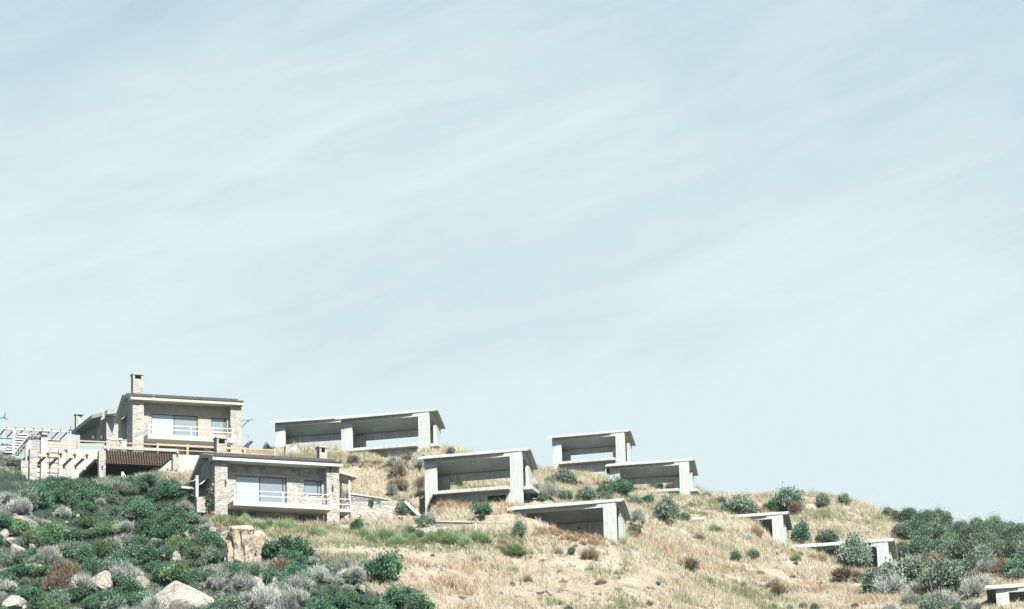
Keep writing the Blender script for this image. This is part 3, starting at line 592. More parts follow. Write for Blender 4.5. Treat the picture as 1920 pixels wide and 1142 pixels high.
t = thing('side_deck', J, (-2, 3, -1), 'narrow deck with dark underside at the left of the lower villa', 'deck')
v = [J.on(x, y, 'y', 2.6) for x, y in ((340, 911), (369, 914), (369, 918), (340, 915))]; MB().ext([tuple(q) for q in v], (0, 1.3, 0)).build('deck_slab', M['cream'], t)

# ------------------------------------------------------------------ garden walls right of the lower villa
def pxwall(F, y, pts, depth, name, label, mat, cat='wall', part='masonry'):
    v = [F.on(px, py, 'y', y) for px, py in pts]; b = min(v, key=lambda q: q[2])
    t = thing(name, F, (b[0], y, b[2]), label, cat); MB().ext([tuple(q) for q in v], (0, depth, 0)).build(part, mat, t, .03); return t, v
t, v = pxwall(J, 9, [(652, 926), (735, 938.5), (735, 950), (652, 950)], .5, 'rubble_wall', 'dark rubble wall with pale coping sloping down behind the lower villa', M['rubble'])
MB().bar(v[0] + (0, .2, .06), v[1] + (0, .2, .06), .6, .16).build('coping', M['wallconc'], t)
t, v = pxwall(J, 6.5, [(648, 942), (742, 939), (752, 943), (790, 970), (790, 992), (648, 992)], .5, 'garden_wall', 'broad pale stone garden wall stepping down right of the lower villa', M['stone'])
q = [J.on(x, y, 'y', 6.3) for x, y in ((758, 941), (786, 969))]; MB().bar(q[0], q[1], .5, .28).build('coping', M['white'], t)
t, v = pxwall(J, 3.8, [(652, 948), (690, 962), (722, 973), (722, 994), (638, 994), (638, 962)], .5, 'garden_wall', 'lower pale stone stair wall with sloping top beside the lower villa', M['stone'])
t = thing('stair_railing', J, (17, 2, -1), 'pale timber handrail with posts at the foot of the garden walls', 'railing')
h = lambda px, py: tuple(J.on(px, py, 'y', 2.6))
MB().bar(h(733, 978), h(746, 968), .09).bar(h(746, 968), h(784, 969.5), .09).build('top_rail', M['ltim'], t); MB().bar(h(733, 989), h(743, 980), .08).bar(h(743, 980), h(768, 981), .08).build('lower_rail', M['ltim'], t)
for a, b in (((732, 976), (732, 991)), ((757.5, 969), (757.5, 990)), ((784, 969), (784, 992))): MB().bar(h(*a), h(*b), .13).build('post', M['ltim'], t)
t, v = pxwall(J, -3.2, [(486, 976), (560, 981), (616, 985.5), (616, 993), (486, 986)], .5, 'kerb_wall', 'low pale kerb wall at the foot of the lower villa', M['wallconc'])
t, v = pxwall(J, -.6, [(620, 987), (700, 988), (795, 992), (795, 1000), (700, 1000), (620, 996)], .5, 'kerb_wall', 'low pale kerb wall below the garden walls', M['wallconc'])
t, v = pxwall(WORLD, 283.5, [(818, 979), (957, 981), (957, 996), (818, 992)], .5, 'rubble_wall', 'short dark rubble wall with white coping in the dry grass', M['rubble'])
MB().bar(v[0] + (0, .2, .05), v[1] + (0, .2, .05), .6, .12).build('coping', M['wallconc'], t)
for x in (892,): MB().bar(WORLD.on(x, 981, 'y', 283.3), WORLD.on(x, 996, 'y', 283.3), .16).build('pipe', M['white'], t)
t, v = pxwall(WORLD, 281.5, [(780, 993), (800, 989), (845, 989), (855, 993), (905, 993), (935, 999), (925, 1008), (860, 1010), (800, 1004)], .8, 'terrace_edge', 'broken pale stone terrace edge below the short rubble wall', M['stone'])

# ------------------------------------------------------------------ small wind turbines on thin masts
def turbine(px, py, Y, rad, a0, label, basez):
    c = at(px, py, Y); F_ = Frame(c[0], Y, c[2], 0); t = thing('wind_turbine', F_, (0, 0, basez), label, 'wind turbine', 'small wind turbines')
    MB().tube([(0, .1, basez), (0, .1, -.05)], .03, 6).build('mast', M['white'], t)
    MB().tube([(0, -.12, 0), (0, .22, 0)], [.06, .05], 8).build('hub', M['dark'], t); MB().ext([(0, .22, -.02), (0, .5, .1), (0, .5, -.1)], (.02, 0, 0)).build('tail_fin', M['dark'], t)
    for k in range(3):
        a = a0 + k * 2 * math.pi / 3; d = np.array([math.cos(a), 0, math.sin(a)]); e = np.array([-math.sin(a), 0, math.cos(a)])
        MB().ext([d * .03 - e * .03, d * rad * .35 - e * .07, d * rad - e * .008, d * rad + e * .008, d * rad * .35 + e * .03, d * .03 + e * .03], (0, .025, 0)).build('blade', M['dark'], t)
turbine(8, 782, 316, .62, R(80), 'small dark three bladed wind turbine high on a thin mast at the left edge', -7)
turbine(132, 805, 316, .45, R(88), 'small dark wind turbine just above the white canopy', -6)

# ------------------------------------------------------------------ plants
def leaf_cloud(seed, n, kind, lobes=9):
    r = np.random.default_rng(seed)
    twig = kind in ('silver', 'broom', 'brown', 'straw', 'rust')
    # lobes of an uneven crown inside a unit-radius, unit-height dome
    ang = r.random(lobes) * 2 * np.pi; rr = np.sqrt(r.random(lobes)) * .62; c = np.stack([rr * np.cos(ang), rr * np.sin(ang), .25 + r.random(lobes) * .38 * (1.1 - rr)], 1); c[0] = (0, 0, .5); rad = .13 + r.random(lobes) ** 1.5 * .32
    if kind == 'pine': rad = .22 + r.random(lobes) * .2
    k = r.integers(0, lobes, n); d = r.normal(size=(n, 3)); d /= np.linalg.norm(d, axis=1)[:, None]; d[:, 2] = np.where(d[:, 2] < -.3, -d[:, 2], d[:, 2])
    t = rad[k] * (1 - .6 * r.random(n) ** 1.6) * (1 + .10 * r.normal(size=n)) * np.where(r.random(n) < .10, 1 + .7 * r.random(n), 1); P = c[k] + d * t[:, None]; P[:, 2] = np.abs(P[:, 2])
    if twig:                                             # long thin blades pointing up and outwards
        up = np.stack([P[:, 0] * 1.1, P[:, 1] * 1.1, .25 + P[:, 2]], 1) + r.normal(size=(n, 3)) * (.22 if kind in ('broom', 'straw', 'rust') else .4); up /= np.linalg.norm(up, axis=1)[:, None]
        ln = (.10 + .17 * r.random(n)) * (1.25 if kind == 'broom' else 1); wd = ln * (.10 if kind != 'brown' else .14)
    else:
        up = d + r.normal(size=(n, 3)) * .7; up /= np.linalg.norm(up, axis=1)[:, None]; ln = .045 + .06 * r.random(n); wd = ln * .6
    if kind in ('broom', 'straw', 'rust'):                # stems fanning out of the ground
        a0 = r.random(n) * 2 * np.pi; q = np.sqrt(r.random(n)); P = np.stack([q * .75 * np.cos(a0), q * .75 * np.sin(a0), np.zeros(n)], 1); P[:, 2] = .45 * r.random(n) ** 1.5 * (1 - q * .6)
        up = np.stack([P[:, 0] * .75, P[:, 1] * .75, .8 - .45 * q], 1) + r.normal(size=(n, 3)) * .2; up /= np.linalg.norm(up, axis=1)[:, None]; ln = (.35 + .45 * r.random(n)) * (1.05 - .5 * q); wd = .022 + .014 * r.random(n)
        if kind == 'broom': wd *= 1.3
    if kind == 'pine': ln = ln * .75; wd = wd * .75
    sd = np.cross(up, r.normal(size=(n, 3))); sd /= np.linalg.norm(sd, axis=1)[:, None]
    a, b = up * ln[:, None], sd * (wd / 2)[:, None]
    V = np.stack([P - b * .6, P + a * .5 + b * -1.2, P + a, P + a * .5 + b * 1.2], 1).reshape(-1, 3) if not twig else np.stack([P - b, P + b, P + a + b * .35, P + a - b * .35], 1).reshape(-1, 3)
    Q = np.arange(4 * n).reshape(n, 4); v = np.clip(.5 + .22 * r.normal(size=n) + (r.random(lobes) - .5)[k] * .8, 0, 1)
    return V, Q, np.repeat(v, 4)
PROTO = {}
for kd, cnt in (('green', 5200), ('olive', 4800), ('silver', 3600), ('broom', 1600), ('lime', 4600), ('brown', 2400), ('straw', 1000), ('rust', 1000), ('pine', 11000)):
    PROTO[kd] = []
    for s in range(4):
        V, Q, v = leaf_cloud(100 * len(PROTO) + s, cnt, kd, 11 if kd == 'pine' else 14); PROTO[kd].append(np_mesh(kd + '_foliage', V, Q, KIND[kd], v))
NAME = {'lime': 'yellow_green_shrub', 'green': 'green_shrub', 'olive': 'grey_green_shrub', 'silver': 'silvery_shrub', 'broom': 'broom_shrub', 'brown': 'dry_brown_shrub', 'straw': 'tall_dry_grass_clump', 'rust': 'rust_grass_clump', 'pine': 'bushy_tree'}
CAT = {'lime': 'shrub', 'green': 'shrub', 'olive': 'shrub', 'silver': 'shrub', 'broom': 'shrub', 'brown': 'shrub', 'straw': 'grass clump', 'rust': 'grass clump', 'pine': 'tree'}
BARK = plain('bark', (.12, .10, .08), .95)
nsh = 0
def shrub(kind, px, py, wpx, hpx, label, group=None, skip=0, trunk=False):
    """px, py: centre of its foot in the photo; the size is turned into metres at the spot on the slope it stands on"""
    global nsh
    g = hit(px, min(py, 1185), skip)
    if g is None: g = hit(px, py + 8, skip)
    if g is None: return None
    s = g[1] / FPX; rx, hh = wpx * s / 1.75, hpx * s * 1.12; nsh += 1
    if trunk:
        o = bpy.data.objects.new(NAME[kind], None); COL.objects.link(o); o.location = g - (0, 0, .1)
        c = bpy.data.objects.new('crown', PROTO[kind][nsh % 4]); COL.objects.link(c); c.parent = o; c.scale = (rx, rx * .9, hh); c.rotation_euler.z = random.random() * 6.28
        tr = MB(); 
        for k in range(4):
            a = k * 1.6 + random.random(); tr.tube([(0, 0, -.3), (.15 * rx * math.cos(a), .15 * rx * math.sin(a), hh * .3), (.4 * rx * math.cos(a), .4 * rx * math.sin(a), hh * .62)], [.14, .1, .04], 6)
        tr.build('trunk', BARK, o)
    else:
        o = bpy.data.objects.new(NAME[kind], PROTO[kind][nsh % 4]); COL.objects.link(o); o.location = g - (0, 0, .08 + hh * .06); o.scale = (rx, rx * random.uniform(.8, 1.1), hh); o.rotation_euler.z = random.random() * 6.28
    return tag(o, label, CAT[kind], group)
ORD = ['first', 'second', 'third', 'fourth', 'fifth', 'sixth', 'seventh', 'eighth', 'ninth', 'tenth', 'eleventh', 'twelfth', 'thirteenth', 'fourteenth', 'fifteenth', 'sixteenth', 'seventeenth', 'eighteenth', 'nineteenth', 'twentieth', 'twenty first', 'twenty second', 'twenty third', 'twenty fourth', 'twenty fifth', 'twenty sixth', 'twenty seventh', 'twenty eighth', 'twenty ninth', 'thirtieth', 'thirty first', 'thirty second', 'thirty third', 'thirty fourth', 'thirty fifth', 'thirty sixth']
TENS = ['', 'ten', 'twenty', 'thirty', 'forty', 'fifty', 'sixty', 'seventy', 'eighty', 'ninety']
def ORD2(k):
    if k <= len(ORD): return ORD[k - 1].replace(' ', '-')
    t, u = divmod(k, 10); return (TENS[t] + ('-' + ORD[u - 1] if u else 'th')).replace('tyth', 'tieth')
UN = ['zero', 'one', 'two', 'three', 'four', 'five', 'six', 'seven', 'eight', 'nine', 'ten', 'eleven', 'twelve', 'thirteen', 'fourteen', 'fifteen', 'sixteen', 'seventeen', 'eighteen', 'nineteen']
def PCT(v):
    k = int(round(max(0, min(.99, v)) * 100)); t, u = divmod(k, 10); return (UN[k] if k < 20 else TENS[t] + ('-' + UN[u] if u else '')) + ' percent'
# trees on the right skyline
G1 = 'bushy trees covering the right end of the ridge'
TR = []
for i, (x, y, a, b) in enumerate([(1668,972,30,18),(1700,985,40,28),(1738,988,44,32),(1764,992,46,38),(1716,1012,48,32),(1758,1022,52,36),(1800,1018,48,36),(1800,1000,40,26),(1838,1005,50,34),(1862,1004,50,36),(1886,1016,46,34),(1912,1022,46,34),(1925,1040,50,34),
                     (1692,1048,46,28),(1728,1045,54,34),(1770,1052,54,38),(1812,1058,56,40),(1842,1042,56,40),(1868,1050,50,34),(1900,1058,54,38),(1735,1024,46,34),(1832,1024,50,34),(1880,1036,50,34),(1780,1034,44,30),(1690,1012,36,26),(1932,1062,50,36)]):
    TR.append((x, y, a, b))
for nm, lo, hi in (('top', 0, 1003), ('second', 1003, 1030), ('third', 1030, 1046), ('lowest', 1046, 1200)):
    for i, (x, y, a, b) in enumerate(sorted(q for q in TR if lo <= q[1] < hi)):
        shrub('pine', x, y, a * 1.3, b * 1.25, 'rounded green tree, %s from left in the %s row of the ridge thicket' % (ORD[i], nm), G1, trunk=True)
# single shrubs, each told apart by where it grows
SINGLE = [
 ('olive',1388,966,68,34,'wide grey green crest shrub, left of the bigger one above the small buried frame'),
 ('olive',1475,960,64,42,'large grey green shrub on the skyline directly above the small buried frame'),
 ('green',1445,962,36,28,'dark green shrub at the left foot of the large skyline shrub'),
 ('brown',1490,966,28,24,'dry brown shrub at the right foot of the large skyline shrub'),
 ('olive',1543,952,28,26,'upright shrub alone on the skyline above the dry knoll'),
 ('olive',1586,948,30,22,'spiky shrub on the skyline where the dry knoll begins to fall'),
 ('green',1502,1024,44,52,'dense dark green shrub against the right side of the small buried frame'),
 ('olive',1548,1020,50,28,'rounded green shrub behind the roof of the frame sunk in the slope'),
 ('olive',1252,982,46,48,'tall grey green shrub below the pillar of the frame with the round bush'),
 ('olive',1285,982,26,22,'small grey shrub right of the tall one below the crest frame'),
 ('green',1163,932,48,42,'round green bush in front of the dark left half of the crest frame'),
 ('green',1133,934,34,30,'lower green bush left of the round one before the crest frame'),
 ('olive',1058,914,46,32,'grey green shrub at the left foot of the highest right frame'),
 ('brown',1086,915,14,16,'tiny dark bush below the closed wall of the highest right frame'),
 ('silver',1028,938,36,32,'silvery shrub on the slope right of the whole concrete frame'),
 ('olive',1058,938,30,20,'low grey green shrub above the roof of the half buried frame'),
 ('olive',1100,940,38,24,'grey green shrub left of the round green bush'),
 ('olive',1030,915,26,22,'grey shrub high on the slope between the whole frame and the highest right frame'),
 ('green',1215,945,30,20,'green shrub under the slab of the crest frame with the round bush'),
 ('green',903,968,48,28,'dark green shrub in the dry grass below the whole concrete frame'),
 ('olive',974,1008,28,28,'grey green shrub right of the short dark rubble wall'),
 ('green',1190,1008,26,28,'green shrub at the right pillar of the half buried frame'),
 ('brown',752,900,36,30,'big dry brown shrub on the slope between the crest frame and the whole frame'),
 ('brown',745,922,40,28,'reddish brown shrub lower on the slope beside the whole frame'),
 ('silver',782,885,34,30,'silvery shrub hard against the left end of the whole frame roof'),
 ('silver',735,930,30,22,'small silvery shrub at the foot of the brown shrubs'),
 ('silver',735,878,34,22,'silvery dry shrub on the bank below the crest frame slab'),
 ('brown',758,868,34,16,'dry brown shrub under the right end of the crest frame slab'),
 ('silver',790,868,28,18,'silvery shrub under the right corner of the crest frame'),
 ('silver',660,872,30,18,'silvery tuft at the left pillar of the crest frame'),
 ('olive',846,852,28,16,'small grey bush on the skyline right of the crest frame'),
 ('green',731,900,14,12,'small green sprig among the brown shrubs'),
 ('brown',790,922,22,30,'dry brown shrub touching the left pillar of the whole frame'),
 ('green',535,1052,92,56,'large dark green shrub below the hollow rock'),
 ('green',722,1096,80,66,'tall dark green shrub on the edge of the dry slope'),
 ('green',752,1140,84,46,'dark green shrub at the bottom edge below the tall dark one'),
 ('green',790,1158,60,44,'dark green shrub half cut by the bottom edge, furthest right of the scrub'),
 ('green',430,1010,34,20,'low green shrub left of the hollow rock top'),
 ('green',670,1000,30,32,'green creeper in front of the lower stair wall'),
 ('olive',700,966,28,24,'grey green bush before the broad garden wall'),
 ('olive',757,974,38,32,'grey green bush under the sloping white coping'),
 ('olive',797,990,38,24,'grey green bush right of the timber handrail'),
 ('green',769,1004,24,20,'small green bush below the timber handrail'),
 ('broom',682,1060,20,16,'small yellow green bush on the bare earth path'),
 ('green',1381,1054,24,22,'small green bush alone on the dry slope below the small buried frame'),
 ('olive',1412,1050,30,20,'thin grey bush right of the small green one on the dry slope'),
 ('olive',1072,1040,20,18,'small olive bush on the dry slope below the half buried frame'),
 ('brown',1106,1052,32,26,'brown dry bush on the slope below the half buried frame'),
 ('olive',1603,1070,66,62,'large grey green bush hanging under the roof of the sunken frame'),
 ('brown',1590,1090,50,26,'brown dry bush below the large grey green bush'),
 ('olive',1655,1118,86,60,'widest grey green bush near the bottom right'),
 ('olive',1712,1095,76,62,'dense grey green bush right of the sunken frame pillar'),
 ('olive',1775,1120,76,64,'big grey green bush in the bottom right thicket'),
 ('olive',1668,1092,40,22,'bush growing before the pillar of the sunken frame'),
 ('silver',1762,1150,66,40,'silvery shrub at the bottom edge right of centre'),
 ('silver',1858,1082,48,36,'pale dry shrub on the slope above the corner frame'),
 ('brown',1828,1092,30,24,'dark brown tuft left of the pale dry shrub'),
 ('olive',1905,1088,50,20,'low grey shrub above the roof of the corner frame'),
 ('silver',1825,1125,44,40,'thin silvery shrub left of the corner frame'),
 ('green',1800,1152,34,26,'small green shrub at the bottom edge left of the corner frame'),
 ('silver',1196,990,34,40,'pale dry shrub right of the half buried frame roof'),
 ('brown',1290,1075,34,30,'dark dry tuft on the dry slope below the tall grey shrub'),
 ('brown',1455,1120,34,28,'brown dry tuft low on the slope in front of the sunken frame'),
 ('green',1528,1148,22,18,'small green tuft at the bottom edge right of the slope'),
 ('broom',960,1038,50,24,'yellow green grassy clump on the dry slope below the rubble wall'),
 ('green',858,918,26,14,'green bush seen through the opening of the whole frame'),
 ('olive',1230,916,40,16,'grey bush seen through the opening of the crest frame with the round bush'),
 ('brown',1265,918,30,16,'brown bush seen beside the grey one through the crest frame'),
 ('olive',500,848,16,18,'small olive sapling behind the timber railing'),
 ('green',351,838,30,10,'green plant behind the timber railing in front of the upper villa'),
 ('rust',1185,1010,30,22,'rust coloured grass clump by the pillar of the half buried frame')]
for k, x, y, a, b, lb in SINGLE:
    sk = 0
    if 'seen through' in lb: sk = 303 if x < 1000 else 377
    if x in (500,): sk = 330
    if x == 351: sk = 326
    g_ = 1.22 if k in ('olive', 'brown', 'silver') and a > 24 and not sk else 1.08
    shrub(k, x, y, a * g_, b * (1 + (g_ - 1) * .5), lb, None, sk)
# fresh green clumps in front of the lower villa
G2 = 'fresh green broom clumps on the strip before the lower villa'
for i in range(36):
    x = 408 + i * 14.2 + random.uniform(-6, 6); y = np.interp(x, [420, 520, 620, 700, 850, 930], [980, 990, 1004, 1012, 1014, 1026]) + random.uniform(-6, 7)
    if 500 < x < 600 and y < 986: y += 6
    shrub('broom', x, y, random.uniform(22, 36), random.uniform(15, 26), 'fresh green feathery clump, %s from left before the lower villa' % ORD[i].replace(' ', '-'), G2)
shrub('broom', 612 - 80, 977, 26, 22, 'yellow green bush touching the underside of the lower villa balcony')
EX = [(x, y) for y in (1056, 1076, 1096, 1116, 1138, 1160) for x in range(1545, 1940, 34)]
LF = lambda y: np.interp(y, [1040, 1070, 1100, 1160], [1560, 1590, 1625, 1665]); cc = 0
for x, y in EX:
    x += random.uniform(-14, 14); y += random.uniform(-8, 8)
    if x < LF(y) + 4 or (x < 1715 and y < 1092) or (1790 < x < 1900 and y < 1085 and random.random() < .5) or (x > 1840 and y > 1092) or random.random() < .22: continue
    cc += 1; kd = random.choice(['olive', 'olive', 'olive', 'silver', 'green', 'brown' if x > 1700 else 'olive'])
    a = random.uniform(44, 74); shrub(kd, x, y, a, a * random.uniform(.55, .8), '%s shrub, %s in the bottom right thicket counted by rows' % ({'olive': 'grey green', 'silver': 'pale silvery', 'green': 'dark green', 'brown': 'dry brown'}[kd], ORD2(cc)), 'shrubs of the bottom right thicket')
SP = 0
USED = set()
for i in range(64):
    x = random.uniform(790, 1640); y = random.uniform(max(960, np.interp(x, [800, 1130, 1140, 1300, 1480, 1640], [1020, 1020, 1010, 960, 1036, 1075])), 1150)
    if x > LF(max(y, 1040)) - 10: continue
    q = (PCT((x - 790) / 850), PCT((1150 - y) / 190))
    if q in USED: continue
    USED.add(q); kd = random.choice(['olive', 'brown', 'straw', 'straw', 'silver', 'broom']); a = random.uniform(9, 24) * (1.2 if kd == 'straw' else 1)
    shrub(kd, x, y, a, a * random.uniform(.5, .8), '%s, %s across and %s up the open dry slope' % ({'olive': 'small olive tuft', 'brown': 'small brown tuft', 'straw': 'small pale tuft', 'silver': 'small grey tuft', 'broom': 'small yellow green tuft'}[kd], PCT((x - 790) / 850), PCT((1150 - y) / 190)), 'small tufts on the open dry slope')
for i, (x, y, fr) in enumerate([(640,866,'crest frame'),(652,868,'crest frame'),(778,856,'crest frame'),(790,858,'crest frame'),(1040,896,'highest right frame'),(1100,908,'highest right frame'),(1120,908,'highest right frame'),(1265,948,'right crest frame'),(1282,950,'right crest frame'),(1296,946,'right crest frame'),
        (1455,1026,'small buried frame'),(1468,1034,'small buried frame'),(1484,1034,'small buried frame'),(945,958,'whole frame'),(960,960,'whole frame'),(978,954,'whole frame'),(800,942,'whole frame'),(1130,1018,'half buried frame'),(1150,1020,'half buried frame'),(1168,1016,'half buried frame'),(1500,1038,'sunken frame'),(1522,1042,'sunken frame'),(1545,1044,'sunken frame')]):
    shrub('straw', x, y + 3, random.uniform(13, 22), random.uniform(9, 15), 'straw coloured clump at the foot of the %s, %s of these from left' % (fr, ORD[i]), 'straw clumps at the pillar feet')
for x, y, a, b, kd, lb in ((440,1072,44,26,'olive','grey green shrub at the left foot of the hollow rock'),(482,1076,40,24,'silver','silvery shrub at the right foot of the hollow rock'),(462,1082,50,24,'green','dark green shrub below the middle of the hollow rock')): shrub(kd, x, y, a, b, lb)
for i in range(18):
    x = 1006 + i * 11 + random.uniform(-4, 4); y = np.interp(x, [1000, 1060, 1200], [930, 922, 938]) + random.choice([-9, 4, 13]) ; a = random.uniform(22, 38)
    if 1140 < x < 1180: continue
    kd = random.choice(['olive', 'olive', 'silver', 'green']); shrub(kd, x, y, a, a * random.uniform(.5, .75), '%s shrub, %s from left on the bank above the half buried frame' % ({'olive': 'grey green', 'silver': 'pale silvery', 'green': 'dark green'}[kd], ORD[i]), 'shrubs of the bank above the half buried frame')
for i in range(13):
    x = 1325 + i * 13; y = np.interp(x, [1320, 1400, 1500], [932, 958, 958]) + random.uniform(-3, 8); a = random.uniform(16, 30); kd = random.choice(['olive', 'brown', 'olive', 'straw'])
    shrub(kd, x, y, a, a * .6, '%s, %s from left along the crest above the small buried frame' % ({'olive': 'low grey green shrub', 'brown': 'low brown shrub', 'straw': 'pale grass clump'}[kd], ORD[i]), 'low growth along the crest')
# rust and straw clumps around the frames
G3 = 'tall dry grass clumps around the concrete frames'
for i in range(0, 34):
    x = 1002 + i * 3.7; y = np.interp(x, [1010, 1132], [992, 1012]) + random.uniform(0, 16)
    shrub('rust' if random.random() < .5 else 'straw', x, y, random.uniform(10, 15), random.uniform(11, 17), 'reddish dry grass clump, %s from left before the half buried frame' % ORD[i].replace(' ', '-'), G3)
for i in range(36):
    x = 800 + i * 4.5; y = random.uniform(932, 952); shrub('straw' if random.random() < .75 else 'rust', x, y, random.uniform(10, 16), random.uniform(10, 15), 'pale dry grass clump, %s from left before the whole concrete frame' % ORD[i].replace(' ', '-'), G3)
for i in range(26):
    x = 650 + i * 7.3; y = random.uniform(862, 880) ; shrub('straw', x, y, random.uniform(16, 26), random.uniform(10, 16), 'pale dry grass clump, %s from left below the crest frame slab' % ORD[i].replace(' ', '-'), G3)
shrub('straw', 1417, 1002, 26, 26, 'fan of pale dry grass under the left part of the small buried frame roof', G3)
# scrub of the left slope
ROCKS = [(335,1150,60,40,'largest pale rock, cut by the bottom edge of the scrub'),(190,1112,34,28,'pale ochre rock in the scrub left of the largest rock'),(354,1016,24,18,'pale rock below the garden wall of the lower villa'),
         (40,990,42,14,'long pale rock ledge at the left edge'),(8,1010,14,10,'small pale rock at the left edge below the ledge'),(33,1042,16,14,'round pale rock near the left edge'),
         (331,1060,16,18,'cracked pale rock standing in the middle of the scrub'),(262,1102,22,14,'grey rock just up the slope from the largest rock'),(22,1150,34,22,'pale rock in the bottom left corner'),
         (396,1010,18,12,'pale rock left of the hollow rock'),(486,1104,12,14,'small pale rock low in the scrub below the dark green shrub'),(110,1150,18,12,'low rock at the bottom edge near the left corner'),(318,1075,12,8,'small flat stone below the cracked rock')]
LIM = lambda y: np.interp(y, [895, 940, 985, 1010, 1040, 1070, 1100, 1150], [345, 372, 396, 420, 575, 640, 690, 745])
row = 0; y0 = 906
while y0 < 1190:
    x = -25 + random.uniform(0, 16); row += 1; cnt = 0
    while x < LIM(y0):
        y = y0 + random.uniform(-7, 7); step = random.uniform(20, 35)
        bad = y < np.interp(x, [0, 60, 80, 110, 400], [930, 930, 915, 905, 905]) or (402 < x < 508 and 1008 < y < 1082)
        bad = bad or any(abs(x - a) < b * .65 + 5 and -2 < y - r_ + h_ * .5 < h_ * .85 for a, r_, b, h_, _ in ROCKS)
        if not bad:
            cnt += 1
            f = lat_noise(np.array([x]), np.array([y * 1.5]), 58, 21)[0] + random.uniform(-.22, .22)
            kd = 'silver' if f < -.16 else 'olive' if f < .0 else 'brown' if f > .44 else 'lime' if lat_noise(np.array([x + 500.]), np.array([y * 1.5]), 46, 33)[0] > .2 else 'green'
            if y < 955 and x > 75 and random.random() < .8: kd = 'green'
            a = random.uniform(32, 70) if random.random() < .8 else random.uniform(18, 30); hh = a * random.uniform(.40, .78)
            if y < 930: hh = min(hh, 30)
            desc = {'lime': 'yellow green shrub', 'green': 'dark green leafy shrub', 'silver': 'pale silvery twiggy shrub', 'olive': 'dull grey green shrub', 'brown': 'dry brown shrub'}[kd]
            shrub(kd, x, y + 6, a, hh, '%s, %s from left in the %s scrub row below pergolas' % (desc, ORD[cnt - 1].replace(' ', '-'), ORD[row - 1]), 'shrubs of the scrub on the left slope')
        x += step
    y0 += 17
# bougainvillea at the corner of the lower villa
t = thing('flowering_creeper', J, (-.3, .4, -3), 'pink flowering creeper climbing the left corner of the lower villa', 'creeper')
def climb(n, x0, x1, y0, y1, z0, z1, sz, seed):
    r = np.random.default_rng(seed); P = np.stack([r.uniform(x0, x1, n), r.uniform(y0, y1, n), r.uniform(z0, z1, n)], 1) - np.array(t['_o']); a = r.normal(size=(n, 3)) * sz; b = r.normal(size=(n, 3)) * sz
    return np.stack([P - a, P - b, P + a, P + b], 1).reshape(-1, 3), np.arange(4 * n).reshape(n, 4), np.repeat(r.random(n), 4)
for nm, mt, seeds in (('leaves', KIND['green'], [(420, -.75, .02, -.1, .5, -2.2, 1.4, .06, 1)]), ('flowers', M['pink'], [(46, -.75, .0, -.3, .4, .1, 2.1, .045, 2), (14, -.3, .1, -.3, 0, -1.1, -.8, .05, 3)])):
    Vs, Qs, vv = zip(*[climb(*s) for s in seeds]); o_ = 0; Q2 = []
    for V_, Q_ in zip(Vs, Qs): Q2.append(Q_ + o_); o_ += len(V_)
    o = bpy.data.objects.new(nm, np_mesh(nm, np.concatenate(Vs), np.concatenate(Q2), mt, np.concatenate(vv))); COL.objects.link(o); o.parent = t

# ------------------------------------------------------------------ rocks
import bmesh
from mathutils import noise as mn
def rock_mesh(seed, stretch=1, rough=.3):
    bm = bmesh.new(); bmesh.ops.create_icosphere(bm, subdivisions=4, radius=1); off = Vector((seed * 3.1, seed * 1.7, 0))
    for v in bm.verts:
        c = v.co.copy(); q = mn.cell_vector(c * 1.3 + off); d = 1 + rough * mn.noise(c * 1.1 + off) + rough * .5 * mn.noise(c * 2.7 + off) + .20 * abs(mn.noise(c * 5 + off)) + .10 * mn.noise(c * 11 + off)
        d += .12 * (mn.voronoi(c * 1.6 + off)[0][0]); v.co = c * d
    for s in range(9):                                     # flat broken faces
        nrm = Vector((math.sin(seed * 5 + s * 2.1), math.cos(seed * 3 + s * 1.3) - .3, math.sin(s * 1.9 + seed) * .9 + .3)).normalized()
        for v in bm.verts:
            k = v.co.dot(nrm) - (.62 + .03 * s)
            if k > 0: v.co -= nrm * k * .92
    me = bpy.data.meshes.new('rock'); bm.to_mesh(me); bm.free(); me.materials.append(M['rock']); return me
for i, (x, y, a, b, lb) in enumerate(ROCKS):
    g = hit(x, min(y - b * .3, 1180)); 
    if g is None: continue
    s = g[1] / FPX; o = bpy.data.objects.new('rock', rock_mesh(i + 1)); COL.objects.link(o)
    o.location = g + np.array([0, -.3, b * s * .12]); o.scale = (a * s * 1.0, a * s * .7, b * s * 1.0); o.rotation_euler.z = i * 1.3; tag(o, lb, 'rock')
for i in range(26):
    y = 975 + (i * 37 % 160); x = (i * 97 + 30) % int(LIM(y) - 10); g = hit(x, y)
    if g is None: continue
    s = g[1] / FPX; a = 5 + (i * 7 % 9); o = bpy.data.objects.new('rock', bpy.data.objects['rock' if i % 3 == 0 else 'rock.%03d' % (i % 5 + 1)].data); COL.objects.link(o)
    o.location = g + np.array([0, -.6, .25]); o.scale = (a * s, a * s * .8, a * s * .7); o.rotation_euler = (i * .7, i * .4, i * 1.9); tag(o, 'small pale stone, %s percent across and %s percent down the left scrub' % (PCT(x / 780).replace(' percent', ''), PCT((y - 900) / 250).replace(' percent', '')), 'rock', 'small stones in the left scrub')
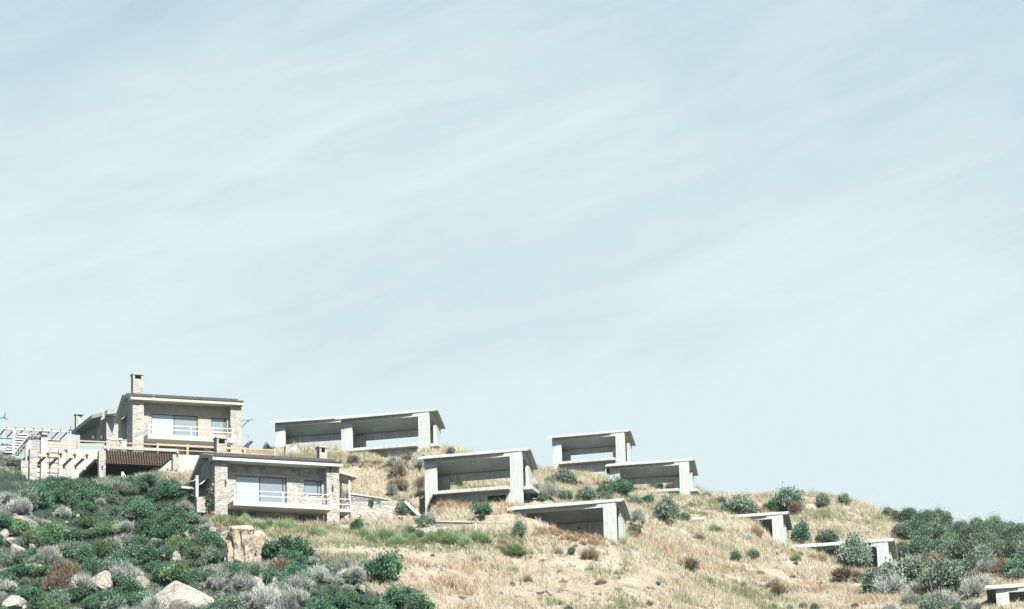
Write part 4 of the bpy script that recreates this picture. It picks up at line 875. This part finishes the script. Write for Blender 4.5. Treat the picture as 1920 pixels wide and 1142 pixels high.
# hollow fluted rock
g = hit(460, 1052); s = g[1] / FPX
F_ = Frame(g[0], g[1], g[2], 0); t = thing('hollow_rock', F_, (0, 0, 0), 'tan fluted rock with an overhanging cap beside the large dark green shrub', 'rock')
def fluted():
    V = []; fs = []; n, mrow = 44, 14
    for j in range(mrow + 1):
        h_ = j / mrow
        for i in range(n):
            a = 2 * math.pi * i / n; r_ = (1.15 + .35 * h_ ** 1.5) * (1 + .12 * math.sin(a * 9 + h_ * 2) + .07 * math.sin(a * 17 + 3 * h_) + .12 * math.sin(a * 2 + 1)); q = Vector((math.cos(a) * 1.6, math.sin(a) * 1.6, h_ * 2.2)); r_ *= 1 + .30 * mn.noise(q) + .14 * mn.noise(q * 2.7) + .08 * mn.noise(q * 6); V.append((r_ * math.cos(a) - .25 * h_, .7 * r_ * math.sin(a), -.8 + h_ * 3.1 + (.5 * mn.noise(q * 1.3) + .15 * math.sin(a * 3)) * h_))
    for j in range(mrow):
        for i in range(n): fs.append((j * n + i, j * n + (i + 1) % n, (j + 1) * n + (i + 1) % n, (j + 1) * n + i))
    V.append((0, 0, 2.7)); c = len(V) - 1
    for i in range(n): fs.append((mrow * n + i, mrow * n + (i + 1) % n, c))
    return MB().add(V, fs, False)
M['tan'] = rock_mat(); M['tan'].name = 'tan_rock'
for e in [q for q in M['tan'].node_tree.nodes if q.type == 'VALTORGB'][0].color_ramp.elements: e.color = (e.color[0] * 1.0, e.color[1] * .93, e.color[2] * .82, 1)
fluted().build('fluted_base', M['tan'], t)
o = bpy.data.objects.new('rock_cap', rock_mesh(31)); COL.objects.link(o); o.parent = t; o.location = (-.3, 0, 2.6); o.scale = (1.45, 1.0, .62); o.rotation_euler = (0, -.12, .3); o.data.materials[0] = M['tan']
o = bpy.data.objects.new('rock_cap', rock_mesh(32)); COL.objects.link(o); o.parent = t; o.location = (-1.55, 0, 2.5); o.scale = (.55, .5, .3)
# fallen branch on the dry slope
g = hit(1025, 1117); F_ = Frame(g[0], g[1], g[2], 0); t = thing('fallen_branch', F_, (0, 0, 0), 'dark forked branch lying on the bare dry slope', 'branch')
MB().tube([(-.9, -.3, .15), (-.5, -.3, .1), (0, -.3, .28), (.1, -.3, .38)], [.05, .14, .1, .04], 6).tube([(.0, -.3, .25), (.35, -.4, -.1), (.8, -.5, -.35)], [.08, .06, .03], 6).build('limb', BARK, t)
g = hit(868, 1124); F_ = Frame(g[0], g[1], g[2], 0); t = thing('fallen_branch', F_, (0, 0, 0), 'short dark stick lying low on the dry slope left of the forked branch', 'branch')
MB().tube([(-.4, -.3, .2), (0, -.3, .05), (.4, -.35, .08)], [.04, .12, .03], 6).build('limb', BARK, t)

# ------------------------------------------------------------------ dry grass over the hill (uncountable)
def bare(px, py):                                         # worn places: the track, the slips and the spoil below the frames
    v = np.zeros_like(px)
    for a, b, rx_, ry_, k in ((655, 1032, 110, 8, 1), (960, 1110, 190, 26, .75), (1340, 985, 75, 26, .8), (1230, 1120, 90, 22, .6), (690, 1060, 60, 24, .7), (1050, 1075, 90, 14, .6), (1610, 985, 70, 24, .5), (860, 945, 60, 12, .4), (1500, 1110, 70, 14, .5)):
        v = np.maximum(v, k * np.exp(-(((px - a) / rx_) ** 2 + ((py - b) / ry_) ** 2) ** 2))
    return v * (1 + .8 * lat_noise(px, py, 24, 91))
def grass(name, n, region, mats, label, seed, hmin, hmax, blades=5, dens=None):
    r = np.random.default_rng(seed); x = r.uniform(region[0], region[1], n); y = r.uniform(region[2], region[3], n); z = hz(x, y); px, py = project(x, y, z)
    g = green_mask(x, y, z); cl = lat_noise(x, y, 3.2, seed + 5) + .6 * lat_noise(x, y, 1.1, seed + 6)
    keep = (px > -150) & (px < 2070) & (py < 1240) & dens(x, y, z, px, py, g, cl, r)
    for F_, x0, x1, y0, y1, zz in CLAMP:
        dx, dy = x - F_.o[0], y - F_.o[1]; lx, ly = dx * F_.c + dy * F_.s, -dx * F_.s + dy * F_.c; keep &= ~((lx > x0 - .15) & (lx < x1 + .15) & (ly > y0 - .2) & (ly < y1 + .1))
    x, y, z, cl, px, py = x[keep], y[keep], z[keep], cl[keep], px[keep], py[keep]; k = len(x); P = np.repeat(np.stack([x, y, z], 1), blades, 0); nb = k * blades
    P[:, :2] += r.normal(size=(nb, 2)) * .13; P[:, 2] = hz(P[:, 0], P[:, 1]) - .03
    hh = np.repeat(r.uniform(hmin, hmax, k) * (1 + .9 * np.clip(cl, -.4, .6)), blades) * r.uniform(.6, 1.1, nb)
    d = np.stack([r.normal(size=nb) * .38 - .12, r.normal(size=nb) * .38, np.ones(nb)], 1) * hh[:, None]; a = r.uniform(0, np.pi, nb); b = np.stack([np.cos(a), np.sin(a) * .5, np.zeros(nb)], 1) * r.uniform(.018, .045, nb)[:, None]
    V = np.stack([P - b, P + b, P + d], 1).reshape(-1, 3)
    pick = 1.2 * lat_noise(x, y, 7.5, seed + 9) + .9 * lat_noise(x, y, 2.4, seed + 3) + r.normal(size=k) * .16
    tone = np.repeat(np.clip(.5 + .9 * pick, 0, 1), blades); tone = np.clip(tone + r.normal(size=nb) * .12, 0, 1)
    me = np_mesh(name, V, np.arange(3 * nb).reshape(nb, 3), mats, np.repeat(tone, 3)); o = bpy.data.objects.new(name, me); COL.objects.link(o); print(name, nb)
    tag(o, label, 'grass', kind='stuff'); return o
def grass_mat(name, stops, tr=.3):
    mt, n, b = newmat(name); a = nd(n, 'ShaderNodeAttribute', attribute_name='v').outputs['Fac']; c = ramp(n, a, stops); n.links.new(c, b.inputs['Base Color']); b.inputs['Roughness'].default_value = .7
    t_ = nd(n, 'ShaderNodeBsdfTranslucent', {'Color': c}); n.links.new(nd(n, 'ShaderNodeMixShader', {0: tr, 1: b.outputs[0], 2: t_.outputs[0]}).outputs[0], n.nodes['Material Output'].inputs[0]); return mt
M['dry'] = grass_mat('dry_grass', [(.0, (.22, .26, .13)), (.16, (.42, .40, .23)), (.38, (.60, .56, .40)), (.7, (.73, .70, .56)), (.86, (.58, .49, .32)), (1, (.46, .31, .20))])
M['weed'] = grass_mat('dark_weed', [(0, (.07, .085, .05)), (.4, (.16, .15, .095)), (.7, (.17, .115, .08)), (1, (.30, .20, .13))])
M['fresh'] = grass_mat('green_grass', [(0, (.10, .15, .07)), (.6, (.20, .25, .12)), (1, (.42, .38, .22))])
M['under'] = grass_mat('scrub_undergrowth', [(0, (.02, .06, .038)), (.4, (.06, .125, .075)), (.7, (.16, .22, .15)), (1, (.42, .44, .36))])
grass('dry_grass', 210000, (-45, 66, 240, 400), M['dry'], 'pale dry grass covering the open slope', 5, .3, .78, 6, lambda x, y, z, px, py, g, cl, r: (g < r.random(len(g)) * .8) & (cl > -.30 + .25 * r.random(len(g))) & (bare(px, py) < .35 + .65 * r.random(len(g))))
grass('dark_weeds', 30000, (-45, 66, 240, 400), M['weed'], 'dark dry weeds and seed heads scattered through the pale grass', 31, .25, .55, 7, lambda x, y, z, px, py, g, cl, r: (g < .5) & (lat_noise(x, y, 4.2, 77) + .7 * lat_noise(x, y, 1.3, 78) > .02 + .34 * r.random(len(g))))
def stones():
    r = np.random.default_rng(44); n = 9000; x = r.uniform(-45, 66, n); y = r.uniform(242, 385, n); z = hz(x, y); px, py = project(x, y, z)
    k = (py < 1200) & (r.random(n) < .12 + bare(px, py)) & (green_mask(x, y, z) < .5); x, y, z = x[k], y[k], z[k]; n = len(x); s = (.05 + .16 * r.random(n) ** 3)[:, None, None]
    o = np.array([(1, 0, 0), (0, 1, 0), (-1, 0, 0), (0, -1, 0), (0, 0, .8), (0, 0, -.8)], float)[None] * (1 + .35 * r.normal(size=(n, 6, 1))); V = (o * s + np.stack([x, y, z], 1)[:, None]).reshape(-1, 3)
    f = np.array([(0, 1, 4), (1, 2, 4), (2, 3, 4), (3, 0, 4), (1, 0, 5), (2, 1, 5), (3, 2, 5), (0, 3, 5)]); Q = (np.arange(n)[:, None, None] * 6 + f[None]).reshape(-1, 3)
    o_ = bpy.data.objects.new('loose_stones', np_mesh('loose_stones', V, Q, M['rock'])); COL.objects.link(o_); tag(o_, 'small loose stones strewn over the bare parts of the dry slope', 'stones', kind='stuff')
stones()
grass('green_grass', 60000, (-45, 10, 250, 300), M['fresh'], 'green grass strip before the lower villa and garden walls', 6, .2, .5, 6,
      lambda x, y, z, px, py, g, cl, r: (px > 385) & (px < 980) & (np.abs(py - np.interp(px, [400, 600, 700, 980], [985, 1003, 1006, 1020])) < 17 * (.5 + r.random(len(g)))) & (g < .6))
grass('undergrowth', 90000, (-66, 30, 240, 330), M['under'], 'low tangled undergrowth between the shrubs of the left slope', 8, .22, .55, 6, lambda x, y, z, px, py, g, cl, r: g > r.random(len(g)))
TONE = {'bare_concrete': 1, 'wall_concrete': 1, 'dry_grass': .62, 'hillside_soil': .50, 'pale_stone': .60, 'beige_render': .56, 'cream_render': .62, 'pale_rock': .46, 'tan_rock': .56}
for mt in bpy.data.materials:                             # base colours brought to their real-world reflectance
    if not mt.use_nodes: continue
    b = mt.node_tree.nodes.get('Principled BSDF'); k = TONE.get(mt.name, .70)
    if b is None or k == 1: continue
    src = b.inputs['Base Color'].links[0].from_socket if b.inputs['Base Color'].is_linked else None
    h = mt.node_tree.nodes.new('ShaderNodeHueSaturation'); h.inputs['Value'].default_value = k
    if src is None: h.inputs['Color'].default_value = b.inputs['Base Color'].default_value
    else:
        for lk in list(src.links):
            if lk.to_node.type in ('BSDF_PRINCIPLED', 'BSDF_TRANSLUCENT'): mt.node_tree.links.new(h.outputs[0], lk.to_socket)
        mt.node_tree.links.new(src, h.inputs['Color'])
    mt.node_tree.links.new(h.outputs[0], b.inputs['Base Color'])
for o in bpy.data.objects:
    if '_o' in o: del o['_o']

# added: one even, closed box of thin scattering that lifts and tints the shadows
hb = box(-260, 260, -30, 560, -60, 125).build('shadow_lift', bpy.data.materials.new('shadow_lift_volume')); hm = hb.data.materials[0]; hm.use_nodes = True; hm.node_tree.nodes.clear()
ho = hm.node_tree.nodes.new('ShaderNodeOutputMaterial'); hv = hm.node_tree.nodes.new('ShaderNodeVolumePrincipled'); hv.inputs['Color'].default_value = (.62, .92, .94, 1); hv.inputs['Density'].default_value = .00005
hm.node_tree.links.new(hv.outputs[0], ho.inputs['Volume']); tag(hb, 'added thin pale veil that lifts the shadows', 'shadow_lift', kind='stuff')
